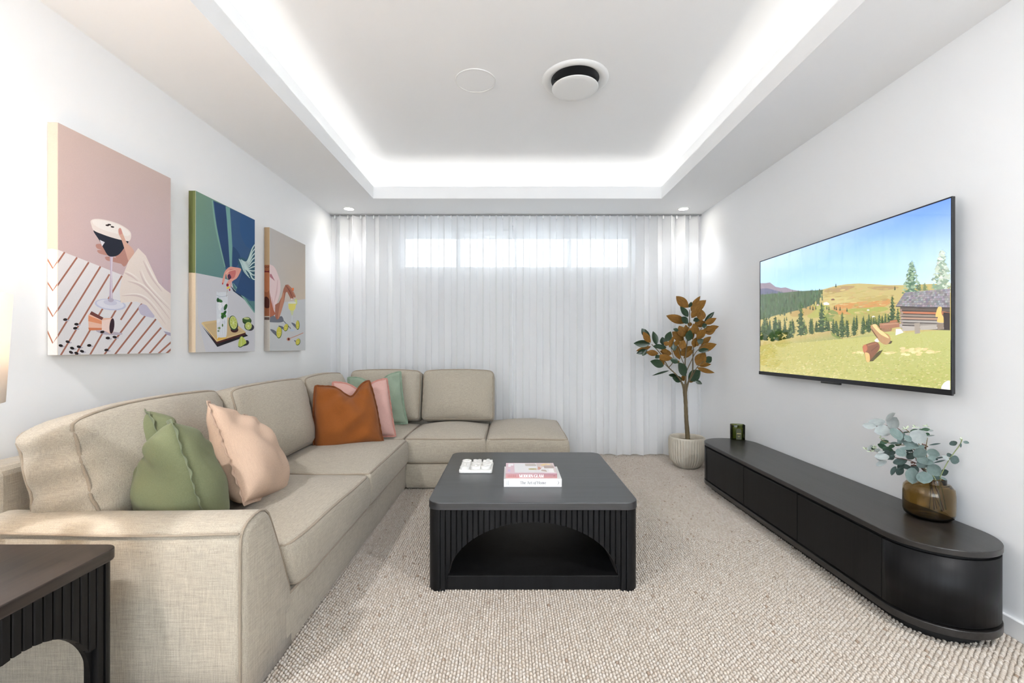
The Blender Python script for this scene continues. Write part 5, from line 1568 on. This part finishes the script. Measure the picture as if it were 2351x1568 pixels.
def d1(a):
    a.poly([(300, 60), (1010, 400), (1010, 1100), (300, 900)], None, cols=[(208, 186, 178), (202, 182, 176), (196, 176, 186), (204, 182, 182)])
    a.poly([(300, 803), (330, 815), (710, 965), (1010, 1085), (1010, 1440), (300, 1450)], (226, 224, 226))
    br = (166, 112, 96)
    for p in (((375, 832), (318, 915)), ((447, 862), (312, 1055)), ((515, 890), (310, 1205)), ((583, 915), (308, 1362)), ((635, 960), (345, 1442)), ((708, 968), (430, 1442)), ((735, 1060), (515, 1440)), ((830, 1122), (595, 1440)),
              ((875, 1160), (660, 1434)), ((905, 1220), (735, 1430)), ((935, 1270), (798, 1428)), ((972, 1300), (862, 1426)), ((995, 1352), (915, 1424)), ((998, 1390), (960, 1424)), ((640, 985), (640, 985.5)), ((765, 1122), (700, 1225))):
        a.stroke([p[0], p[1]], 10, br)
    a.poly([(805, 1150), (840, 1130), (880, 1165), (895, 1210), (850, 1205), (815, 1190)], (196, 190, 208), True); a.poly([(950, 1290), (990, 1300), (990, 1318), (965, 1310)], (170, 164, 186))
    # fingers behind, glass, thumb
    sk, sk2 = (214, 172, 156), (184, 138, 128)
    for p in (((558, 786), (590, 786), (640, 812), (640, 832), (585, 818), (560, 806)), ((566, 820), (610, 824), (650, 846), (620, 850), (575, 838)), ((612, 858), (660, 862), (720, 880), (722, 902), (650, 886), (618, 878))):
        a.poly(p, sk2, True)
    a.poly([(700, 800), (760, 850), (745, 885), (720, 915), (690, 880), (668, 850)], sk2, True)
    a.poly([(637, 850), (656, 850), (650, 960), (654, 1110), (632, 1110), (640, 960)], (196, 180, 198)); a.stroke([(650, 860), (645, 1000), (648, 1100)], 4, (226, 220, 230))
    a.ell(640, 1136, 92, 33, (198, 200, 220), 6); a.ell(640, 1134, 80, 27, (222, 222, 232), 6); a.ell(640, 1124, 40, 16, (206, 206, 222), 6); a.ell(643, 1110, 17, 12, (188, 180, 200))
    a.poly([(542, 706), (600, 730), (690, 758), (745, 768), (715, 815), (690, 845), (660, 857), (628, 852), (602, 812), (575, 762)], (44, 48, 60), True)
    a.poly([(527, 648), (560, 638), (620, 646), (690, 668), (745, 702), (761, 730), (752, 765), (720, 764), (660, 750), (600, 730), (545, 706), (530, 675)], (236, 226, 220), True)
    a.poly([(535, 648), (570, 643), (640, 656), (710, 684), (752, 720), (740, 738), (690, 728), (610, 706), (550, 676)], (243, 237, 232), True)
    a.poly([(578, 760), (608, 774), (592, 798)], (222, 222, 230))
    for p in ((622, 676), (634, 672), (652, 685)): a.ell(*p, 11, 5, (48, 40, 40), 10, 10)
    a.poly([(687, 698), (700, 692), (712, 722), (735, 775), (778, 828), (750, 885), (728, 830), (705, 760), (688, 725)], sk, True); a.poly([(690, 700), (701, 696), (708, 722), (694, 728)], (206, 146, 138), True)
    # sleeve
    a.poly([(802, 808), (846, 852), (882, 930), (920, 1010), (960, 1050), (1010, 1085), (1010, 1312), (945, 1268), (900, 1205), (850, 1140), (790, 1118), (700, 1126), (694, 1060), (706, 985), (745, 885)], (232, 220, 212))
    for p in (((810, 940), (840, 1010), (900, 1080), (990, 1170)), ((740, 1000), (820, 1030), (900, 1110), (985, 1220)), ((705, 1085), (800, 1085), (870, 1130), (960, 1250)), ((830, 880), (880, 980), (940, 1060)), ((720, 950), (760, 970), (800, 1000))):
        a.stroke(p, [2, 12, 8, 2], (216, 198, 194), True); a.stroke([(q[0] + 10, q[1] - 8) for q in p], [1, 8, 5, 1], (242, 234, 228), True)
    # copper jigger
    a.poly([(560, 1285), (700, 1300), (690, 1312), (600, 1308)], (186, 176, 190), True)
    a.poly([(510, 1200), (530, 1176), (595, 1214), (650, 1214), (664, 1255), (655, 1300), (640, 1306), (590, 1280), (515, 1284)], (234, 190, 168))
    a.poly([(530, 1174), (600, 1212), (590, 1226), (520, 1192)], (116, 70, 66)); a.poly([(515, 1200), (590, 1230), (590, 1250), (512, 1232)], (226, 150, 112)); a.poly([(512, 1270), (590, 1272), (590, 1284), (516, 1286)], (214, 130, 92)); a.poly([(590, 1228), (640, 1220), (640, 1300), (590, 1282)], (240, 214, 204))
    a.ell(649, 1260, 14, 45, (62, 46, 54), 6)
    for p in ((378, 1223), (443, 1250), (436, 1273), (392, 1352), (352, 1374), (418, 1389), (457, 1381), (475, 1407), (517, 1373), (411, 1413), (443, 1418), (617, 1400), (625, 1330), (665, 1325), (593, 1295)):
        a.ell(p[0] + 10, p[1] + 5, 15, 5, (190, 184, 196), 0, 10); a.ell(*p, 13, 8, (44, 38, 40), ra.uniform(-15, 35), 10)
def s1(a):
    a.poly([(250, 60), (345, 60), (345, 830), (250, 830)], (214, 184, 166)); a.poly([(250, 818), (300, 811), (345, 822), (345, 1460), (250, 1460)], (226, 220, 214))
    for yl, ym_ in ((858, 925), (995, 1055), (1133, 1205), (1265, 1360)):
        a.stroke([(255, yl - 20), (307, ym_), (345, ym_ - 55)], 9, (170, 112, 84))
    a.ell(268, 1374, 9, 7, (44, 38, 40))
canvas('largest-looking pink canvas of a hand raising a dark coffee cocktail', 132, 392, 0, 250, 2.5286, cloth_m, d1, s1)

def d2(a):
    a.poly([(100, 20), (700, 320), (700, 900), (100, 800)], None, cols=[(126, 156, 134), (104, 146, 150), (96, 136, 150), (108, 146, 140)])
    a.poly([(130, 787), (150, 790), (385, 836), (470, 860), (680, 1160), (680, 1490), (130, 1500)], (206, 206, 212))
    a.poly([(130, 787), (160, 792), (170, 1200), (240, 1495), (130, 1500)], (212, 208, 206))
    a.poly([(292, 150), (690, 330), (690, 1160), (640, 1110), (560, 1000), (480, 900), (410, 745), (370, 580), (330, 380)], (64, 94, 134))
    a.poly([(312, 160), (420, 205), (425, 400), (455, 735), (412, 742), (380, 600), (335, 370)], (52, 76, 116)); a.poly([(560, 280), (690, 330), (690, 560), (600, 560), (540, 420)], (56, 92, 138), True); a.poly([(480, 560), (540, 640), (520, 720), (480, 740), (465, 640)], (50, 78, 118), True)
    a.poly([(412, 204), (450, 220), (462, 400), (472, 560), (468, 735), (450, 745), (436, 500), (424, 330)], (124, 170, 164)); a.stroke([(296, 152), (318, 330), (350, 500), (408, 740)], [12, 16, 14, 8], (132, 172, 160), True)
    a.poly([(470, 880), (540, 960), (620, 1035), (690, 1040), (690, 1165), (610, 1060), (540, 985), (480, 925)], (86, 130, 132)); a.poly([(455, 900), (500, 950), (560, 990), (640, 1080), (560, 1010), (480, 950)], (44, 62, 84)); a.stroke([(480, 880), (560, 990), (668, 1140)], [4, 14, 8], (128, 170, 160), True); a.poly([(500, 960), (640, 1030), (668, 1035), (668, 700), (560, 780)], (54, 82, 124))
    # striped cuff
    a.poly([(520, 690), (532, 658), (560, 655), (598, 672), (630, 590), (668, 535), (690, 520), (690, 866), (630, 845), (585, 800), (548, 760), (530, 735)], (58, 96, 116))
    for k in range(9):
        f = k / 8
        a.stroke([(545 + 20 * f, 670 + 70 * f), (600 + 20 * f, 690 + 95 * f), (650, 570 + 270 * f), (690, 520 + 330 * f)], [3, 9, 10, 8], (206, 226, 222), True)
    for k in range(5): a.stroke([(528 + 5 * k, 668 + 10 * k), (560 + 4 * k, 700 + 20 * k), (585 + 10 * k, 770 + 16 * k)], 5, (196, 220, 218), True)
    # hand
    sk = (228, 164, 150)
    a.poly([(448, 738), (490, 740), (545, 752), (540, 785), (512, 835), (476, 860), (440, 900), (425, 905), (420, 885), (440, 850), (425, 835), (415, 800), (405, 850), (392, 888), (380, 885), (392, 820), (410, 772)], sk, True)
    a.poly([(450, 760), (500, 770), (490, 830), (455, 840), (440, 805)], (206, 120, 116), True); a.poly([(430, 815), (446, 800), (462, 830), (440, 850)], (96, 62, 92), True); a.stroke([(415, 800), (440, 775), (500, 760)], [4, 10, 4], (240, 190, 172), True)
    a.ell(429, 897, 11, 14, (160, 34, 50)); a.ell(386, 884, 5, 9, (190, 60, 70)); a.ell(448, 938, 6, 10, (170, 40, 56)); a.poly([(420, 918), (448, 905), (446, 925), (424, 932)], (236, 200, 70)); a.stroke([(462, 880), (456, 920)], 8, (220, 150, 140))
    # tray
    a.poly([(200, 1250), (340, 1440), (610, 1342), (585, 1322), (335, 1405)], (44, 42, 48)); a.poly([(206, 1240), (335, 1392), (588, 1308), (588, 1330), (335, 1412)], (84, 46, 44))
    a.poly([(198, 1232), (215, 1220), (330, 1206), (440, 1180), (588, 1308), (335, 1394)], (214, 188, 142)); a.poly([(225, 1244), (430, 1196), (560, 1306), (335, 1376)], (204, 178, 136)); a.stroke([(205, 1232), (335, 1392), (588, 1310)], 5, (230, 208, 150)); a.poly([(325, 1340), (420, 1340), (420, 1366), (340, 1386)], (226, 182, 90))
    # tall glass with mint
    a.poly([(332, 985), (350, 962), (420, 960), (432, 985), (428, 1200), (420, 1340), (395, 1356), (350, 1356), (336, 1340)], (220, 224, 230), True)
    for k in range(9): a.ell(ra.uniform(345, 420), ra.uniform(965, 1320), ra.uniform(12, 26), ra.uniform(10, 22), ra.choice([(236, 238, 242), (206, 212, 222), (226, 232, 236)]), ra.uniform(0, 90), 7)
    for p, r1, r2, an, c in (((362, 1035), 26, 14, 20, (66, 118, 66)), ((345, 1028), 12, 20, 0, (40, 84, 50)), ((412, 1090), 14, 30, 20, (48, 92, 50)), ((395, 1160), 28, 16, 40, (80, 140, 60)), ((385, 1175), 14, 20, 0, (50, 96, 52)), ((405, 1140), 12, 22, 30, (40, 84, 44)), ((355, 1275), 12, 12, 0, (96, 132, 70)), ((350, 1300), 10, 8, 0, (70, 104, 52)), ((385, 1250), 6, 14, 0, (84, 120, 60))):
        a.ell(*p, r1, r2, c, an, 10)
    for x in (340, 352, 372, 395, 414): a.stroke([(x, 1190), (x + 1, 1335)], 3, (238, 240, 244))
    a.stroke([(332, 985), (382, 1000), (432, 985)], 4, (170, 180, 196), True); a.stroke([(428, 940), (420, 1000)], 4, (170, 160, 150))
    # limes
    def lime(cx, cy, rx, ry, rot, shadow=(20, 10)):
        a.ell(cx + shadow[0], cy + shadow[1], rx, ry * .8, (58, 56, 62), rot); a.ell(cx, cy, rx, ry, (64, 96, 52), rot); a.ell(cx + rx * .08, cy - ry * .03, rx * .86, ry * .88, (214, 220, 150), rot); a.ell(cx + rx * .08, cy - ry * .03, rx * .74, ry * .76, (186, 198, 96), rot)
        for k in range(4):
            an = math.pi * k / 4 + .3; a.stroke([(cx + rx * .08 - rx * .7 * math.cos(an), cy - ry * .7 * math.sin(an)), (cx + rx * .08 + rx * .7 * math.cos(an), cy + ry * .7 * math.sin(an))], 3, (226, 230, 176))
    a.ell(490, 1290, 34, 24, (72, 40, 40)); lime(478, 1228, 38, 64, -8, (6, 20)); a.ell(600, 1212, 40, 32, (50, 70, 44)); a.poly([(562, 1190), (600, 1178), (628, 1188), (630, 1215), (600, 1225), (565, 1215)], (70, 104, 56), True); a.ell(596, 1190, 26, 9, (196, 206, 140), 4); lime(610, 1256, 34, 38, 0, (18, 12))
    a.poly([(535, 1436), (600, 1425), (618, 1400), (600, 1380), (570, 1400)], (60, 58, 64), True); a.poly([(524, 1432), (530, 1380), (550, 1348), (575, 1365), (594, 1405), (560, 1432)], (190, 204, 100), True); a.stroke([(524, 1434), (545, 1442), (590, 1412)], 6, (66, 100, 52), True); a.stroke([(550, 1352), (548, 1430)], 3, (226, 230, 176))
def s2(a):
    a.poly([(60, 40), (165, 40), (165, 792), (60, 792)], (98, 104, 62)); a.poly([(60, 788), (165, 788), (165, 1510), (60, 1510)], (216, 194, 166)); a.poly([(126, 40), (165, 40), (165, 790), (126, 790)], (112, 120, 74))
canvas('middle canvas of a hand dropping mint into a tall drink against green cloth', 449, 585, 410, 420, 3.825, cloth_m, d2, s2)

def d3(a):
    a.poly([(770, 370), (1130, 540), (1130, 1060), (770, 1120)], None, cols=[(202, 198, 196), (192, 184, 176), (208, 192, 172), (204, 198, 196)])
    a.poly([(770, 1090), (930, 1046), (1130, 1016), (1130, 1480), (770, 1500)], (204, 206, 208))
    a.poly([(770, 1130), (860, 1180), (905, 1170), (920, 1215), (860, 1225), (770, 1210)], (120, 124, 136), True)
    a.poly([(795, 745), (812, 720), (845, 745), (870, 800), (892, 870), (892, 950), (872, 1030), (845, 1100), (842, 1130), (825, 1120), (810, 1060), (795, 1000)], (236, 212, 212), True)
    a.poly([(790, 800), (815, 800), (846, 862), (820, 840), (790, 815)], (188, 124, 134)); a.stroke([(870, 850), (860, 960), (835, 1060)], [4, 14, 4], (222, 190, 192), True); a.stroke([(815, 1000), (825, 1060), (840, 1110)], [4, 12, 4], (214, 176, 178), True)
    a.poly([(780, 950), (800, 960), (812, 1030), (835, 1115), (848, 1150), (820, 1170), (780, 1165)], (182, 110, 84), True); a.poly([(790, 960), (804, 1000), (800, 1080), (785, 1090)], (92, 46, 38), True)
    sk, dk = (172, 112, 92), (136, 82, 68)
    a.poly([(848, 1070), (880, 1050), (905, 1000), (922, 930), (938, 895), (962, 892), (992, 922), (1012, 960), (1028, 995), (1024, 1008), (1008, 1000), (1010, 1015), (995, 1016), (985, 1020), (975, 1000), (952, 955), (940, 965), (925, 1050), (905, 1120), (882, 1190), (862, 1202), (846, 1170)], sk)
    a.poly([(905, 1000), (925, 960), (920, 1060), (890, 1160), (872, 1195), (880, 1120)], (198, 140, 114), True); a.stroke([(940, 900), (975, 950), (1000, 1010)], [4, 8, 3], dk, True); a.stroke([(960, 895), (1000, 950), (1022, 1000)], [3, 6, 3], (200, 146, 120), True)
    a.ell(1003, 930, 9, 10, (240, 130, 70)); a.ell(1004, 942, 8, 4, (210, 100, 50)); a.ell(992, 1020, 5, 8, (236, 226, 222))
    # coupe and limes
    a.ell(1030, 1045, 12, 28, (206, 214, 140)); a.ell(1030, 1045, 9, 22, (222, 226, 150))
    a.poly([(960, 1046), (1030, 1046), (1026, 1105), (1005, 1128), (988, 1128), (966, 1105)], (222, 226, 220)); a.poly([(963, 1060), (1029, 1060), (1025, 1104), (1004, 1126), (988, 1126), (967, 1104)], (234, 224, 124)); a.ell(996, 1050, 33, 7, (226, 228, 214)); a.poly([(980, 1120), (1012, 1120), (1000, 1165), (992, 1165)], (212, 218, 170))
    a.stroke([(996, 1160), (995, 1290)], 5, (216, 224, 228)); a.ell(995, 1292, 24, 12, (196, 206, 216)); a.stroke([(920, 1210), (985, 1280)], 7, (120, 122, 134))
    def lime(cx, cy, rx, ry, rot, sh):
        a.poly([(cx - sh, cy - ry * .5), (cx - sh * .5, cy - ry * .3), (cx, cy + ry * .4), (cx - 2, cy + ry * .9), (cx - sh * .7, cy + ry * .1)], (112, 116, 130), True)
        a.ell(cx, cy, rx, ry, (104, 124, 52), rot); a.ell(cx - 2, cy - 3, rx * .86, ry * .88, (226, 218, 120), rot); a.ell(cx - 2, cy - 3, rx * .70, ry * .74, (206, 196, 70), rot)
        a.stroke([(cx - 2, cy - ry * .7), (cx - 2, cy + ry * .6)], 3, (232, 228, 150)); a.stroke([(cx - rx * .6, cy), (cx + rx * .5, cy)], 3, (232, 228, 150))
    lime(883, 1312, 25, 54, 4, 78); lime(943, 1270, 20, 34, 14, 66); lime(1046, 1248, 17, 42, 0, 56); lime(1048, 1396, 20, 31, 14, 34)
    a.stroke([(968, 1368), (1030, 1345), (1095, 1316)], 6, (206, 150, 128)); a.ell(965, 1372, 15, 15, (198, 130, 108)); a.ell(966, 1371, 7, 9, (70, 40, 40))
def s3(a):
    a.poly([(730, 380), (815, 380), (815, 1500), (730, 1500)], (186, 158, 124)); a.poly([(730, 720), (815, 720), (815, 1175), (730, 1175)], (150, 92, 62)); a.poly([(730, 1170), (815, 1170), (815, 1500), (730, 1500)], (190, 182, 172))
    a.stroke([(752, 730), (765, 742), (775, 735), (785, 742), (798, 728)], 5, (104, 56, 40), True); a.poly([(750, 768), (775, 774), (800, 768), (800, 790), (775, 784), (750, 790)], (112, 40, 42)); a.poly([(755, 1010), (775, 1000), (797, 1030), (797, 1090), (775, 1100), (755, 1085)], (70, 34, 28), True); a.poly([(730, 800), (815, 800), (805, 920), (775, 960), (745, 930)], (176, 112, 78), True)
    a.poly([(730, 1178), (815, 1178), (815, 1205), (730, 1200)], (100, 80, 74))
canvas('smallest-looking canvas of an arm over limes and a yellow cocktail, nearest the curtain', 619, 701, 410, 420, 3.825, cloth_m, d3, s3)

# tidy
for o in bpy.data.objects:
    if '_base' in o: del o['_base']
